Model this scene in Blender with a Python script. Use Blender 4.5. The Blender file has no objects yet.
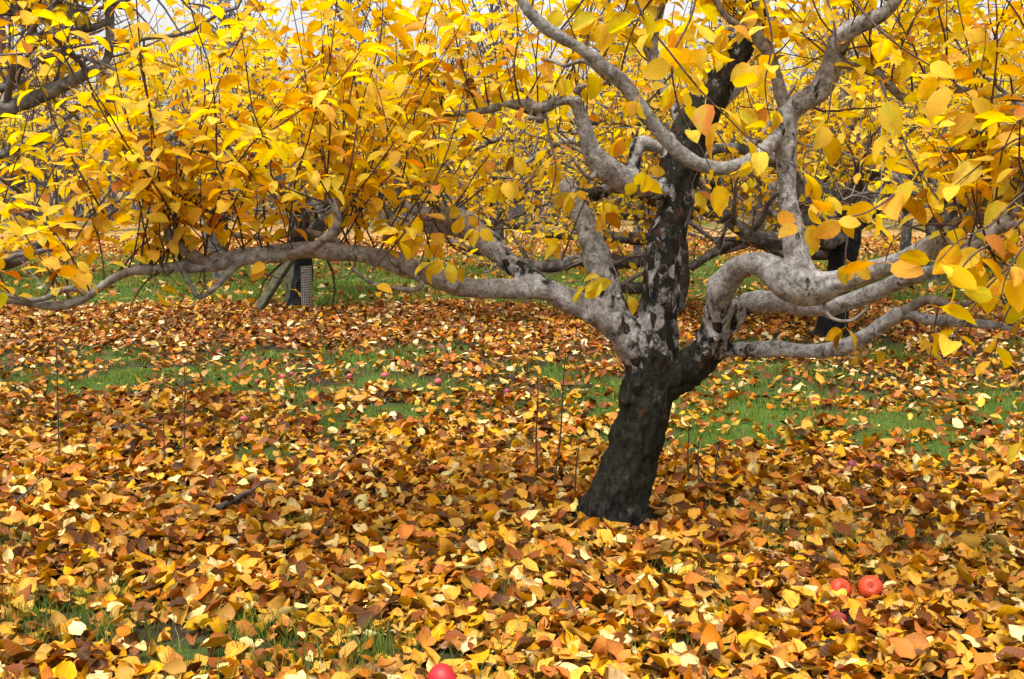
import bpy, bmesh, math
import numpy as np
from mathutils import Vector, Matrix, kdtree

S = bpy.context.scene
C = S.collection
rng = np.random.default_rng(11)
R = math.radians

# ------------------------------------------------------------------ camera
W, H, F, HY, CH = 1024, 679, 1150.0, 190.0, 1.35
PITCH = math.atan((H / 2 - HY) / F)
cam = bpy.data.cameras.new('camera')
cam.sensor_width = 36.0
cam.lens = 36.0 * F / W
cam.clip_start = 0.05
cam.clip_end = 2000
camo = bpy.data.objects.new('camera', cam)
C.objects.link(camo)
camo.location = (0, 0, CH)
camo.rotation_euler = (math.pi / 2 - PITCH, 0, 0)
S.camera = camo
cam.dof.use_dof = False

# ------------------------------------------------------------------ sky, sun, exposure
SUN_EL, SUN_AZ = 70.0, -35.0          # azimuth measured from behind the camera, negative = left
w = bpy.data.worlds.new('World')
S.world = w
w.use_nodes = True
nt = w.node_tree
nt.nodes.clear()
sky = nt.nodes.new('ShaderNodeTexSky')
sky.sky_type = 'NISHITA'
sky.sun_disc = False
sky.sun_elevation = R(SUN_EL)
sky.air_density = 1.0
sky.dust_density = 6.0
sky.ozone_density = 1.0
hs = nt.nodes.new('ShaderNodeHueSaturation')
hs.inputs['Saturation'].default_value = 0.06     # overcast: grey-white cloud over the whole sky
bg = nt.nodes.new('ShaderNodeBackground')
bg.inputs['Strength'].default_value = 0.15
wo = nt.nodes.new('ShaderNodeOutputWorld')
nt.links.new(sky.outputs[0], hs.inputs['Color'])
nt.links.new(hs.outputs[0], bg.inputs[0])
nt.links.new(bg.outputs[0], wo.inputs[0])
az = R(SUN_AZ)
sun_from = Vector((math.sin(az) * math.cos(R(SUN_EL)), -math.cos(az) * math.cos(R(SUN_EL)), math.sin(R(SUN_EL))))
sky.sun_rotation = math.atan2(sun_from.x, sun_from.y)
sl = bpy.data.lights.new('sun', 'SUN')
sl.energy = 1.45
sl.angle = R(30)
sl.color = (1.0, 0.965, 0.92)
so = bpy.data.objects.new('sun', sl)
C.objects.link(so)
so.rotation_euler = sun_from.to_track_quat('Z', 'Y').to_euler()
so.location = (0, 0, 30)
S.view_settings.view_transform = 'Standard'
S.view_settings.look = 'None'
S.view_settings.gamma = 1
S.view_settings.use_curve_mapping = False
S.view_settings.exposure = 1.22
S.render.engine = 'CYCLES'
S.cycles.max_bounces = 8
S.cycles.diffuse_bounces = 4
S.cycles.transmission_bounces = 5
S.cycles.transparent_max_bounces = 8

# ------------------------------------------------------------------ geometry helpers
CP, SP = math.cos(PITCH), math.sin(PITCH)


def P(px, py, Y):
    """point of the place seen at pixel (px,py), Y metres in front of the camera; also metres per pixel there"""
    x = (px - W / 2) / F
    u = (H / 2 - py) / F
    dy = CP + u * SP
    t = Y / dy
    return np.array([x * t, Y, CH + t * (u * CP - SP)]), t / F


def gz(x, y):
    return 0.02 * np.sin(x * 0.9 + 1.3) * np.cos(y * 0.7) + 0.012 * np.sin(x * 2.3 + y * 1.7)


def G(px, py):
    """ground point under a pixel"""
    x = (px - W / 2) / F
    u = (H / 2 - py) / F
    d = np.array([x, CP + u * SP, u * CP - SP])
    t = -CH / d[2]
    for _ in range(4):
        p = np.array([0, 0, CH]) + d * t
        t += (gz(p[0], p[1]) - p[2]) / d[2]
    p = np.array([0, 0, CH]) + d * t
    return p


def project(p):
    p = np.asarray(p, float)
    x, y, z = p[..., 0], p[..., 1], p[..., 2] - CH
    f = y * CP - z * SP
    u = y * SP + z * CP
    f = np.where(f < 0.05, 0.05, f)
    return W / 2 + F * x / f, H / 2 - F * u / f, f


def vnoise(p, seed=0):
    """value noise, p (N,2|3) -> 0..1"""
    p = np.asarray(p, float)
    if p.shape[1] == 2:
        p = np.column_stack([p, np.zeros(len(p))])
    i = np.floor(p).astype(np.int64)
    f = p - i
    f = f * f * (3 - 2 * f)

    def h(a, b, c):
        n = (a * 374761393 + b * 668265263 + c * 2147483647 + seed * 974711) & 0xffffffff
        n = ((n ^ (n >> 13)) * 1274126177) & 0xffffffff
        return ((n ^ (n >> 16)) & 0xffff) / 65535.0
    r = 0
    for dx in (0, 1):
        for dy in (0, 1):
            for dz in (0, 1):
                wgt = (f[:, 0] if dx else 1 - f[:, 0]) * (f[:, 1] if dy else 1 - f[:, 1]) * (f[:, 2] if dz else 1 - f[:, 2])
                r = r + wgt * h(i[:, 0] + dx, i[:, 1] + dy, i[:, 2] + dz)
    return r


def fbm(p, seed=0, oct=3):
    p = np.asarray(p, float)
    a, s, r = 0.5, 0.0, 0
    for o in range(oct):
        r = r + a * vnoise(p * (2 ** o), seed + o * 17)
        s += a
        a *= 0.5
    return r / s


def unit(v):
    v = np.asarray(v, float)
    return v / (np.linalg.norm(v, axis=-1, keepdims=True) + 1e-12)


def catmull(pts, n):
    """resample control rows (any columns) smoothly to about n rows per span"""
    pts = np.asarray(pts, float)
    a = np.vstack([2 * pts[0] - pts[1], pts, 2 * pts[-1] - pts[-2]])
    out = []
    for k in range(1, len(a) - 2):
        p0, p1, p2, p3 = a[k - 1], a[k], a[k + 1], a[k + 2]
        for t in np.arange(n) / n:
            out.append(0.5 * (2 * p1 + (p2 - p0) * t + (2 * p0 - 5 * p1 + 4 * p2 - p3) * t * t + (3 * p1 - p0 - 3 * p2 + p3) * t ** 3))
    out.append(pts[-1])
    return np.array(out)


class MB:
    """collects polygons of one mesh"""
    def __init__(self):
        self.v, self.f3, self.f4, self.n = [], [], [], 0
        self.a = []

    def add(self, v, f, att=None):
        v = np.asarray(v, float)
        f = np.asarray(f, int) + self.n
        (self.f3 if f.shape[1] == 3 else self.f4).append(f)
        self.v.append(v)
        self.a.append(np.full(len(v), 0.0 if att is None else 1.0) if np.isscalar(att) or att is None else att)
        self.n += len(v)

    def tube(self, pts, rad, seg=6, cap=True):
        pts = np.asarray(pts, float)
        n = len(pts)
        rad = np.broadcast_to(rad, (n,))
        tg = unit(np.gradient(pts, axis=0))
        ref = np.array([0.3, 0.9, 0.1]) if abs(tg[0, 2]) > 0.8 else np.array([0, 0, 1.0])
        b = unit(np.cross(tg[0], ref))
        th = np.arange(seg) * 2 * math.pi / seg
        V = np.empty((n, seg, 3))
        for k in range(n):
            b = unit(b - tg[k] * np.dot(b, tg[k]))
            c = np.cross(tg[k], b)
            V[k] = pts[k] + rad[k] * (np.cos(th)[:, None] * b + np.sin(th)[:, None] * c)
        i = np.arange(n - 1)[:, None] * seg
        j = np.arange(seg)[None]
        q = np.stack([i + j, i + (j + 1) % seg, i + seg + (j + 1) % seg, i + seg + j], -1).reshape(-1, 4)
        base = self.n
        self.add(V.reshape(-1, 3), q)
        if cap:
            for k, fl in ((0, 1), (n - 1, 0)):
                ring = base + k * seg + np.arange(seg)
                self.v.append(pts[k][None]); self.a.append(np.zeros(1))
                ci = self.n
                self.n += 1
                nx = np.roll(ring, -1)
                t = np.stack([ring, nx, np.full(seg, ci)], -1)
                self.f3.append(t[:, ::-1] if fl else t)

    def box(self, c, sx, sy, sz, M=None):
        v = np.array([[x, y, z] for x in (-1, 1) for y in (-1, 1) for z in (-1, 1)], float) * [sx / 2, sy / 2, sz / 2]
        if M is not None:
            v = v @ np.asarray(M).T
        self.add(v + c, [[0, 1, 3, 2], [4, 6, 7, 5], [0, 4, 5, 1], [2, 3, 7, 6], [0, 2, 6, 4], [1, 5, 7, 3]])

    def mesh(self, name, mat, smooth=True, origin=None):
        v = np.vstack(self.v) if self.v else np.zeros((0, 3))
        if origin is not None:
            v = v - np.asarray(origin)
        f3 = np.vstack(self.f3) if self.f3 else np.zeros((0, 3), int)
        f4 = np.vstack(self.f4) if self.f4 else np.zeros((0, 4), int)
        return raw_mesh(name, v, f3, f4, mat, smooth)


def raw_mesh(name, v, f3, f4, mat, smooth=True):
    m = bpy.data.meshes.new(name)
    m.vertices.add(len(v))
    m.vertices.foreach_set('co', np.ascontiguousarray(v, dtype=np.float32).ravel())
    nl = len(f3) * 3 + len(f4) * 4
    m.loops.add(nl)
    m.loops.foreach_set('vertex_index', np.concatenate([f3.ravel(), f4.ravel()]).astype(np.int32))
    m.polygons.add(len(f3) + len(f4))
    st = np.concatenate([np.arange(len(f3)) * 3, len(f3) * 3 + np.arange(len(f4)) * 4])
    m.polygons.foreach_set('loop_start', st.astype(np.int32))
    m.update(calc_edges=True)
    m.validate()
    if smooth:
        m.polygons.foreach_set('use_smooth', np.ones(len(m.polygons), bool))
    if mat:
        m.materials.append(mat)
    return m


def link(name, data, parent=None, loc=None, kind=None, label=None, cat=None, group=None):
    o = bpy.data.objects.new(name, data)
    C.objects.link(o)
    if parent is not None:
        o.parent = parent
    if loc is not None:
        o.location = [float(q) for q in loc]
    if kind:
        o['kind'] = kind
    if label:
        o['label'] = label
    if cat:
        o['category'] = cat
    if group:
        o['group'] = group
    return o


# ------------------------------------------------------------------ materials
def new_mat(name):
    m = bpy.data.materials.new(name)
    m.use_nodes = True
    t = m.node_tree
    t.nodes.clear()
    out = t.nodes.new('ShaderNodeOutputMaterial')
    return m, t, out


class N:
    def __init__(s, t):
        s.t = t

    def __call__(s, typ, ins=None, **kw):
        n = s.t.nodes.new(typ)
        for k, v in kw.items():
            setattr(n, k, v)
        for k, v in (ins or {}).items():
            if isinstance(v, bpy.types.NodeSocket):
                s.t.links.new(v, n.inputs[k])
            else:
                n.inputs[k].default_value = v
        return n

    def noise(s, vec, scale, detail=4, rough=0.55, dist=0.0):
        return s('ShaderNodeTexNoise', {'Vector': vec, 'Scale': scale, 'Detail': detail, 'Roughness': rough, 'Distortion': dist}).outputs['Fac']

    def ramp(s, fac, stops):
        n = s('ShaderNodeValToRGB', {'Fac': fac})
        e = n.color_ramp.elements
        while len(e) < len(stops):
            e.new(0.5)
        for k, (p, c) in enumerate(stops):
            e[k].position = p
            e[k].color = (c, c, c, 1) if np.isscalar(c) else (*c, 1)
        return n.outputs['Color']

    def mix(s, fac, a, b, blend='MIX'):
        n = s('ShaderNodeMix', data_type='RGBA', blend_type=blend)
        for k, v in ((0, fac), (6, a), (7, b)):
            if isinstance(v, bpy.types.NodeSocket):
                s.t.links.new(v, n.inputs[k])
            else:
                n.inputs[k].default_value = v if k == 0 else (*v, 1)
        return n.outputs[2]

    def math(s, op, a, b=0.0, c=0.0):
        n = s('ShaderNodeMath', operation=op)
        for k, v in enumerate((a, b, c)):
            if isinstance(v, bpy.types.NodeSocket):
                s.t.links.new(v, n.inputs[k])
            else:
                n.inputs[k].default_value = v
        return n.outputs[0]


def leaf_material(name, per_object, translucent=0.4, blotch=0.7, rough=0.45, brown=(0.42, 0.13, 0.008), green=0.45):
    m, t, out = new_mat(name)
    n = N(t)
    uv = n('ShaderNodeUVMap', uv_map='UVMap').outputs[0]
    if per_object:
        oi = n('ShaderNodeObjectInfo')
        col, rnd = oi.outputs['Color'], oi.outputs['Random']
    else:
        at = n('ShaderNodeAttribute', attribute_name='col')
        col, rnd = at.outputs['Color'], at.outputs['Alpha']
    sh = n.math('MULTIPLY', rnd, 37.0)
    off = n('ShaderNodeCombineXYZ', {'X': sh, 'Y': sh, 'Z': sh}).outputs[0]
    vec = n('ShaderNodeVectorMath', {0: uv, 1: off}, operation='ADD').outputs[0]
    sep = n('ShaderNodeSeparateXYZ', {'Vector': uv})
    vv = n.math('ABSOLUTE', n.math('SUBTRACT', sep.outputs['Y'], 0.5))
    # discoloured patches, stronger towards margin and tip
    nz = n.noise(vec, 2.2, 4, 0.6)
    edge = n.math('ADD', n.math('MULTIPLY', vv, 0.35), n.math('MULTIPLY', sep.outputs['X'], 0.12))
    amount = n.math('ADD', nz, edge)
    amount = n.math('ADD', amount, n.math('MULTIPLY', n.math('SUBTRACT', rnd, 0.5), 0.30))
    mask = n.ramp(amount, [(0.62, 0.0), (0.92, 1.0)])
    c = n.mix(n.math('MULTIPLY', mask, blotch), col, brown)
    gp = n.ramp(n.math('ADD', n.noise(vec, 1.3, 2, 0.5), n.math('MULTIPLY', rnd, 0.25)), [(0.70, 0.0), (0.82, green)])
    c = n.mix(gp, c, (0.42, 0.46, 0.012))
    sp = n.ramp(n.noise(vec, 14.0, 2, 0.5), [(0.66, 0.0), (0.74, 1.0)])
    c = n.mix(n.math('MULTIPLY', sp, 0.45), c, (0.10, 0.035, 0.01))
    # veins: midrib and side ribs, paler
    mid = n.ramp(vv, [(0.0, 1.0), (0.035, 0.0)])
    ribw = n('ShaderNodeTexWave', {'Vector': n('ShaderNodeCombineXYZ', {'X': n.math('SUBTRACT', sep.outputs['X'], n.math('MULTIPLY', vv, 0.45))}).outputs[0], 'Scale': 2.3, 'Distortion': 0.0}, wave_type='BANDS', wave_profile='SIN').outputs['Fac']
    rib = n.ramp(ribw, [(0.86, 0.0), (1.0, 1.0)])
    vein = n.math('MAXIMUM', mid, n.math('MULTIPLY', rib, 0.5))
    c = n.mix(n.math('MULTIPLY', vein, 0.35), c, n.mix(0.35, c, (0.75, 0.55, 0.12)))
    # the paler matt underside of an apple leaf
    bf = n('ShaderNodeNewGeometry').outputs['Backfacing']
    hsv = n('ShaderNodeHueSaturation', {'Saturation': 0.95, 'Value': 1.02, 'Color': c}).outputs[0]
    c = n.mix(bf, c, hsv)
    bmp = n('ShaderNodeBump', {'Strength': 0.35, 'Distance': 0.004, 'Height': n.math('SUBTRACT', n.noise(vec, 9.0, 2), n.math('MULTIPLY', vein, 0.6))}).outputs[0]
    pb = n('ShaderNodeBsdfPrincipled', {'Base Color': c, 'Roughness': rough, 'Normal': bmp})
    pb.inputs['Specular IOR Level'].default_value = 0.10
    tr = n('ShaderNodeBsdfTranslucent', {'Color': n('ShaderNodeHueSaturation', {'Saturation': 1.1, 'Value': 1.0, 'Color': c}).outputs[0]})
    mx = n('ShaderNodeMixShader', {0: translucent, 1: pb.outputs[0], 2: tr.outputs[0]})
    t.links.new(mx.outputs[0], out.inputs[0])
    return m


M_leaf_o = leaf_material('leaf_yellow_single', True, 0.58)
M_leaf = leaf_material('leaf_yellow', False, 0.58)
M_litter_o = leaf_material('leaf_fallen_single', True, 0.15, 0.7, 0.42, (0.15, 0.042, 0.005), 0.0)
M_litter = leaf_material('leaf_fallen', False, 0.15, 0.7, 0.42, (0.15, 0.042, 0.005), 0.0)


def bark_main():
    m, t, out = new_mat('apple_bark_old')
    n = N(t)
    oc = n('ShaderNodeNewGeometry').outputs['Position']
    at = n('ShaderNodeAttribute', attribute_name='bark')
    bk = at.outputs['Fac']
    mp = n('ShaderNodeMapping', {'Vector': oc, 'Scale': (1.0, 1.0, 0.62)}).outputs[0]
    patch = n.noise(mp, 24.0, 6, 0.68, 0.4)
    fine = n.noise(oc, 75.0, 5, 0.7)
    sm = n.noise(oc, 26.0, 6, 0.72, 0.4)
    big = n.noise(oc, 3.2, 3, 0.5)
    fis = n.noise(n('ShaderNodeMapping', {'Vector': oc, 'Scale': (1.0, 1.0, 0.22)}).outputs[0], 60.0, 5, 0.65, 0.8)
    scales = n('ShaderNodeTexVoronoi', {'Vector': n('ShaderNodeMapping', {'Vector': oc, 'Scale': (1.25, 1.25, 0.7)}).outputs[0], 'Scale': 26.0, 'Randomness': 1.0}, feature='F1')
    vcol = n('ShaderNodeSeparateColor', {'Color': scales.outputs['Color']}).outputs[0]
    # pale smooth bark of the limbs
    pale = n.mix(n.ramp(sm, [(0.36, 0.0), (0.62, 1.0)]), (0.125, 0.115, 0.106), (0.46, 0.447, 0.435))
    pale = n.mix(n.ramp(fine, [(0.48, 0.0), (0.70, 0.7)]), pale, (0.10, 0.082, 0.068))
    pale = n.mix(n.ramp(big, [(0.50, 0.0), (0.75, 0.45)]), pale, (0.14, 0.108, 0.08))
    # dark scaly bark
    dark = n.mix(n.ramp(sm, [(0.3, 0.0), (0.75, 1.0)]), (0.004, 0.004, 0.0035), (0.026, 0.024, 0.019))
    dark = n.mix(n.ramp(fis, [(0.52, 0.0), (0.68, 0.8)]), dark, (0.060, 0.052, 0.043))
    dark = n.mix(n.ramp(big, [(0.42, 0.0), (0.62, 0.5)]), dark, (0.018, 0.022, 0.010))
    rust = n.ramp(n.math('MULTIPLY', n.noise(oc, 30.0, 4, 0.65), n.ramp(bk, [(0.10, 0.0), (0.3, 1.0)])), [(0.55, 0.0), (0.66, 0.7)])
    dark = n.mix(rust, dark, (0.085, 0.036, 0.017))
    # flakes: pale patches among dark, share set by the bark attribute
    s = n.math('ADD', n.math('MULTIPLY', patch, 0.75), n.math('MULTIPLY', vcol, 0.25))
    thr = n.math('SUBTRACT', 0.93, n.math('MULTIPLY', bk, 0.70))
    d = n.math('SUBTRACT', s, thr)
    mask = n.ramp(n.math('ADD', n.math('MULTIPLY', d, 6.0), 0.5), [(0.25, 0.0), (0.75, 1.0)])
    c = n.mix(mask, dark, pale)
    # small black pits and rings on the limbs
    pit = n.ramp(n.noise(oc, 34.0, 3, 0.7, 1.2), [(0.60, 0.0), (0.66, 0.8)])
    c = n.mix(pit, c, (0.03, 0.026, 0.022))
    hgt = n.math('ADD', n.math('MULTIPLY', mask, 0.5), n.math('ADD', n.math('MULTIPLY', fine, 0.35), n.math('ADD', n.math('MULTIPLY', sm, 0.8), n.math('MULTIPLY', fis, 0.5))))
    crack = n.ramp(scales.outputs['Distance'], [(0.0, 1.0), (0.6, 0.0)])
    hgt = n.math('ADD', hgt, n.math('MULTIPLY', crack, n.math('SUBTRACT', 0.9, n.math('MULTIPLY', bk, 0.8))))
    b = n('ShaderNodeBump', {'Strength': 0.9, 'Distance': 0.016, 'Height': hgt}).outputs[0]
    pb = n('ShaderNodeBsdfPrincipled', {'Base Color': c, 'Roughness': 0.8, 'Normal': b})
    pb.inputs['Specular IOR Level'].default_value = 0.12
    t.links.new(pb.outputs[0], out.inputs[0])
    return m


def bark_plain(name, a, b_, scale=18.0, rough=0.8, patch=None):
    m, t, out = new_mat(name)
    n = N(t)
    oc = n('ShaderNodeNewGeometry').outputs['Position']
    z = n.noise(oc, scale, 4, 0.6, 0.5)
    c = n.mix(n.ramp(z, [(0.35, 0.0), (0.68, 1.0)]), a, b_)
    if patch:
        c = n.mix(n.ramp(n.noise(oc, 7.0, 4, 0.6, 0.4), [(0.46, 0.0), (0.56, 0.9)]), c, patch)
    b = n('ShaderNodeBump', {'Strength': 0.6, 'Distance': 0.008, 'Height': z}).outputs[0]
    pb = n('ShaderNodeBsdfPrincipled', {'Base Color': c, 'Roughness': rough, 'Normal': b})
    pb.inputs['Specular IOR Level'].default_value = 0.15
    t.links.new(pb.outputs[0], out.inputs[0])
    return m


M_bark = bark_main()
M_branch = bark_plain('apple_bark_young', (0.10, 0.08, 0.068), (0.29, 0.265, 0.24), 40)
M_shoot = bark_plain('shoot_bark', (0.055, 0.033, 0.024), (0.12, 0.08, 0.062), 60)
M_bgbark = bark_plain('apple_bark_far', (0.055, 0.048, 0.042), (0.27, 0.25, 0.235), 12, 0.85, (0.05, 0.046, 0.043))
M_bgdark = bark_plain('apple_bark_wet_black', (0.006, 0.006, 0.007), (0.022, 0.022, 0.022), 14, 0.8)
M_bgtwig = bark_plain('apple_twig_far', (0.07, 0.055, 0.05), (0.18, 0.155, 0.145), 9)
M_grey = bark_plain('bare_wood_far', (0.085, 0.07, 0.07), (0.17, 0.145, 0.14), 3)
M_greyred = bark_plain('bare_wood_reddish', (0.12, 0.06, 0.05), (0.20, 0.11, 0.09), 3)
M_plank = bark_plain('weathered_plank', (0.045, 0.045, 0.026), (0.12, 0.112, 0.07), 14)
M_stick = bark_plain('fallen_stick', (0.03, 0.024, 0.02), (0.12, 0.10, 0.085), 30)


def plain(name, col, rough=0.5, metal=0.0):
    m, t, out = new_mat(name)
    n = N(t)
    oc = n('ShaderNodeNewGeometry').outputs['Position']
    c = n.mix(n.ramp(n.noise(oc, 30.0, 3), [(0.3, 0.0), (0.7, 1.0)]), tuple(q * 0.75 for q in col), tuple(min(1, q * 1.15) for q in col))
    pb = n('ShaderNodeBsdfPrincipled', {'Base Color': c, 'Roughness': rough, 'Metallic': metal})
    t.links.new(pb.outputs[0], out.inputs[0])
    return m


M_guard = plain('perforated_guard_grey', (0.34, 0.34, 0.34), 0.5)


def apple_mat(name, base, blush):
    m, t, out = new_mat(name)
    n = N(t)
    tc = n('ShaderNodeTexCoord').outputs['Object']
    st = n('ShaderNodeMapping', {'Vector': tc, 'Scale': (1.0, 1.0, 0.15)}).outputs[0]
    z = n.noise(st, 60.0, 4, 0.65)
    big = n.noise(tc, 22.0, 3, 0.5)
    c = n.mix(n.ramp(n.math('ADD', n.math('MULTIPLY', z, 0.5), n.math('MULTIPLY', big, 0.5)), [(0.40, 0.0), (0.62, 1.0)]), base, blush)
    dots = n.ramp(n('ShaderNodeTexVoronoi', {'Vector': tc, 'Scale': 160.0}).outputs['Distance'], [(0.10, 0.5), (0.2, 0.0)])
    c = n.mix(dots, c, (0.65, 0.42, 0.22))
    pb = n('ShaderNodeBsdfPrincipled', {'Base Color': c, 'Roughness': 0.45})
    pb.inputs['Specular IOR Level'].default_value = 0.3
    t.links.new(pb.outputs[0], out.inputs[0])
    return m


def ground_mat():
    m, t, out = new_mat('orchard_floor')
    n = N(t)
    g = n('ShaderNodeNewGeometry').outputs['Position']
    cov = n('ShaderNodeAttribute', attribute_name='cover').outputs['Fac']
    z1 = n.noise(g, 6.0, 5, 0.65)
    z2 = n.noise(g, 40.0, 3, 0.6)
    soil = n.mix(n.ramp(z1, [(0.3, 0.0), (0.7, 1.0)]), (0.018, 0.013, 0.009), (0.055, 0.036, 0.020))
    turf = n.mix(n.ramp(z2, [(0.3, 0.0), (0.7, 1.0)]), (0.028, 0.055, 0.008), (0.07, 0.12, 0.018))
    # leaves too far off to tell apart: one cell, one leaf colour
    vo = n('ShaderNodeTexVoronoi', {'Vector': g, 'Scale': 11.0})
    vr = n('ShaderNodeSeparateColor', {'Color': vo.outputs['Color']})
    lc = n.ramp(vr.outputs[0], [(0.0, (0.40, 0.22, 0.04)), (0.3, (0.42, 0.30, 0.13)), (0.55, (0.30, 0.10, 0.02)), (0.8, (0.12, 0.05, 0.02)), (1.0, (0.5, 0.32, 0.05))])
    c = n.mix(n.ramp(cov, [(0.25, 0.0), (0.6, 1.0)]), turf, soil)
    far = n('ShaderNodeSeparateXYZ', {'Vector': g}).outputs['Y']
    farm = n('ShaderNodeMapRange', {'Value': far, 'From Min': 11.0, 'From Max': 15.0}).outputs[0]
    pick = n('ShaderNodeMath', {0: vr.outputs[1], 1: n.math('MULTIPLY', cov, 1.05)}, operation='LESS_THAN').outputs[0]
    c = n.mix(n.math('MULTIPLY', pick, farm), c, lc)
    b = n('ShaderNodeBump', {'Strength': 0.8, 'Distance': 0.03, 'Height': n.math('ADD', z1, z2)}).outputs[0]
    pb = n('ShaderNodeBsdfPrincipled', {'Base Color': c, 'Roughness': 0.9, 'Normal': b, 'Specular IOR Level': 0.1})
    t.links.new(pb.outputs[0], out.inputs[0])
    return m


def grass_mat():
    m, t, out = new_mat('grass_blade')
    n = N(t)
    at = n('ShaderNodeAttribute', attribute_name='col')
    pb = n('ShaderNodeBsdfPrincipled', {'Base Color': at.outputs['Color'], 'Roughness': 0.5, 'Specular IOR Level': 0.2})
    tr = n('ShaderNodeBsdfTranslucent', {'Color': at.outputs['Color']})
    mx = n('ShaderNodeMixShader', {0: 0.3, 1: pb.outputs[0], 2: tr.outputs[0]})
    t.links.new(mx.outputs[0], out.inputs[0])
    return m


M_ground = ground_mat()
M_grass = grass_mat()


# ------------------------------------------------------------------ leaf templates (unit length along +x, +z upper side)
def leaf_template(lod, arch=0.25, fold=0.25, twist=0.0, wid=0.31, wave=0.0, petiole=0.28, seed=0, roll=0.0):
    r = np.random.default_rng(seed)
    if lod == 0:
        st = np.array([0, .16, .40, .64, .85])
        hw = np.array([.16, .80, 1.0, .84, .44]) * wid
    elif lod == 1:
        st = np.array([.06, .42, .78])
        hw = np.array([.45, 1.0, .55]) * wid
    else:
        st = np.array([.45])
        hw = np.array([1.0]) * wid
    V, UV = [], []
    for t, h in zip(st, hw):
        for s in (-1, 0, 1):
            V.append([t, s * h, abs(s) * h * fold + (r.normal() * wave if s else 0) + roll * abs(s) * h * h * 4])
            UV.append([t, 0.5 + s * 0.5 * h / wid])
    tip = len(V)
    V.append([1.0, r.normal() * 0.04, 0]); UV.append([1, 0.5])
    f4, f3 = [], []
    for k in range(len(st) - 1):
        a = k * 3
        f4 += [[a, a + 3, a + 4, a + 1], [a + 1, a + 4, a + 5, a + 2]]
    a = (len(st) - 1) * 3
    f3 += [[a, tip, a + 1], [a + 1, tip, a + 2]]
    if lod:
        b = len(V)
        V.append([0, 0, 0]); UV.append([0, 0.5])
        f3 += [[b, 0, 1], [b, 1, 2]]
    V = np.array(V, float)
    # bend the blade along its length and twist it
    t = V[:, 0].copy()
    if abs(arch) > 1e-3:
        ang = arch * 1.6 * t
        rad = 1 / (arch * 1.6)
        z = V[:, 2].copy()
        V[:, 0] = np.sin(ang) * (rad + z)
        V[:, 2] = -(1 - np.cos(ang)) * rad + z * np.cos(ang)
    tw = twist * t
    y, z = V[:, 1].copy(), V[:, 2].copy()
    V[:, 1] = y * np.cos(tw) - z * np.sin(tw)
    V[:, 2] = y * np.sin(tw) + z * np.cos(tw)
    V[:, 0] += petiole
    if lod == 0 and petiole > 0:
        b = len(V)
        V = np.vstack([V, [[0, -.012, 0.0], [0, .012, 0], [petiole + .02, .014, -.004], [petiole + .02, -.014, -.004], [petiole * .5, 0, -.03]]])
        UV += [[0, .5]] * 5
        f3 += [[b, b + 4, b + 1], [b, b + 3, b + 4], [b + 1, b + 4, b + 2], [b + 4, b + 3, b + 2]]
    f3 = np.array(f3, int).reshape(-1, 3)[:, ::-1]
    f4 = np.array(f4, int).reshape(-1, 4)[:, ::-1]
    return V, f3, f4, np.array(UV, float)


def lobed_template(seed=0):
    """brown maple-like leaf blown in among the apple leaves"""
    r = np.random.default_rng(seed)
    V, UV = [[.45, 0, 0.05]], [[.45, .5]]
    k = 20
    prof = [1.0, .62, .78, .45, .85, .5, .62, .4, .45, .30, .30]
    for i in range(k):
        a = 2 * math.pi * i / k
        j = min(i, k - i)
        q = prof[j] * 0.55
        V.append([.45 + math.cos(a) * q, math.sin(a) * q, r.normal() * 0.05 + .10 * q])
        UV.append([.45 + math.cos(a) * q * .9, .5 + math.sin(a) * q * .9])
    f3 = [[0, 1 + i, 1 + (i + 1) % k] for i in range(k)]
    return np.array(V, float), np.array(f3, int), np.zeros((0, 4), int), np.array(UV, float)


class Leaves:
    def __init__(self):
        self.p, self.d, self.n, self.s, self.c, self.t = [], [], [], [], [], []

    def add(self, p, d, n, s, c, t):
        self.p.append(np.atleast_2d(p)); self.d.append(np.atleast_2d(d)); self.n.append(np.atleast_2d(n))
        self.s.append(np.atleast_1d(s)); self.c.append(np.atleast_2d(c)); self.t.append(np.atleast_1d(t))

    def arrays(self):
        p, d, n = np.vstack(self.p), unit(np.vstack(self.d)), np.vstack(self.n)
        y = unit(np.cross(n, d))
        z = np.cross(d, y)
        Rm = np.stack([d, y, z], -1)
        return p, Rm, np.concatenate(self.s), np.vstack(self.c), np.concatenate(self.t)


def leaves_mesh(name, arr, templates, mat, origin):
    p, Rm, s, c, t = arr
    V, F3, F4, U, K = [], [], [], [], []
    nv = 0
    for k, (tv, f3, f4, uv) in enumerate(templates):
        ix = np.nonzero(t == k)[0]
        if not len(ix):
            continue
        v = p[ix][:, None] + s[ix][:, None, None] * np.einsum('nij,kj->nki', Rm[ix], tv) - np.asarray(origin)
        off = nv + np.arange(len(ix))[:, None, None] * len(tv)
        V.append(v.reshape(-1, 3))
        F3.append((f3[None] + off).reshape(-1, 3))
        F4.append((f4[None] + off).reshape(-1, 4))
        U.append(np.broadcast_to(uv, (len(ix),) + uv.shape).reshape(-1, 2))
        K.append(np.repeat(c[ix], len(tv), axis=0))
        nv += len(ix) * len(tv)
    V, F3, F4, U, K = (np.vstack(q) for q in (V, F3, F4, U, K))
    m = raw_mesh(name, V, F3, F4, mat)
    li = np.empty(len(m.loops), np.int32)
    m.loops.foreach_get('vertex_index', li)
    ul = m.uv_layers.new(name='UVMap')
    ul.data.foreach_set('uv', U[li].astype(np.float32).ravel())
    ca = m.color_attributes.new('col', 'FLOAT_COLOR', 'POINT')
    ca.data.foreach_set('color', K.astype(np.float32).ravel())
    return m


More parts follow.
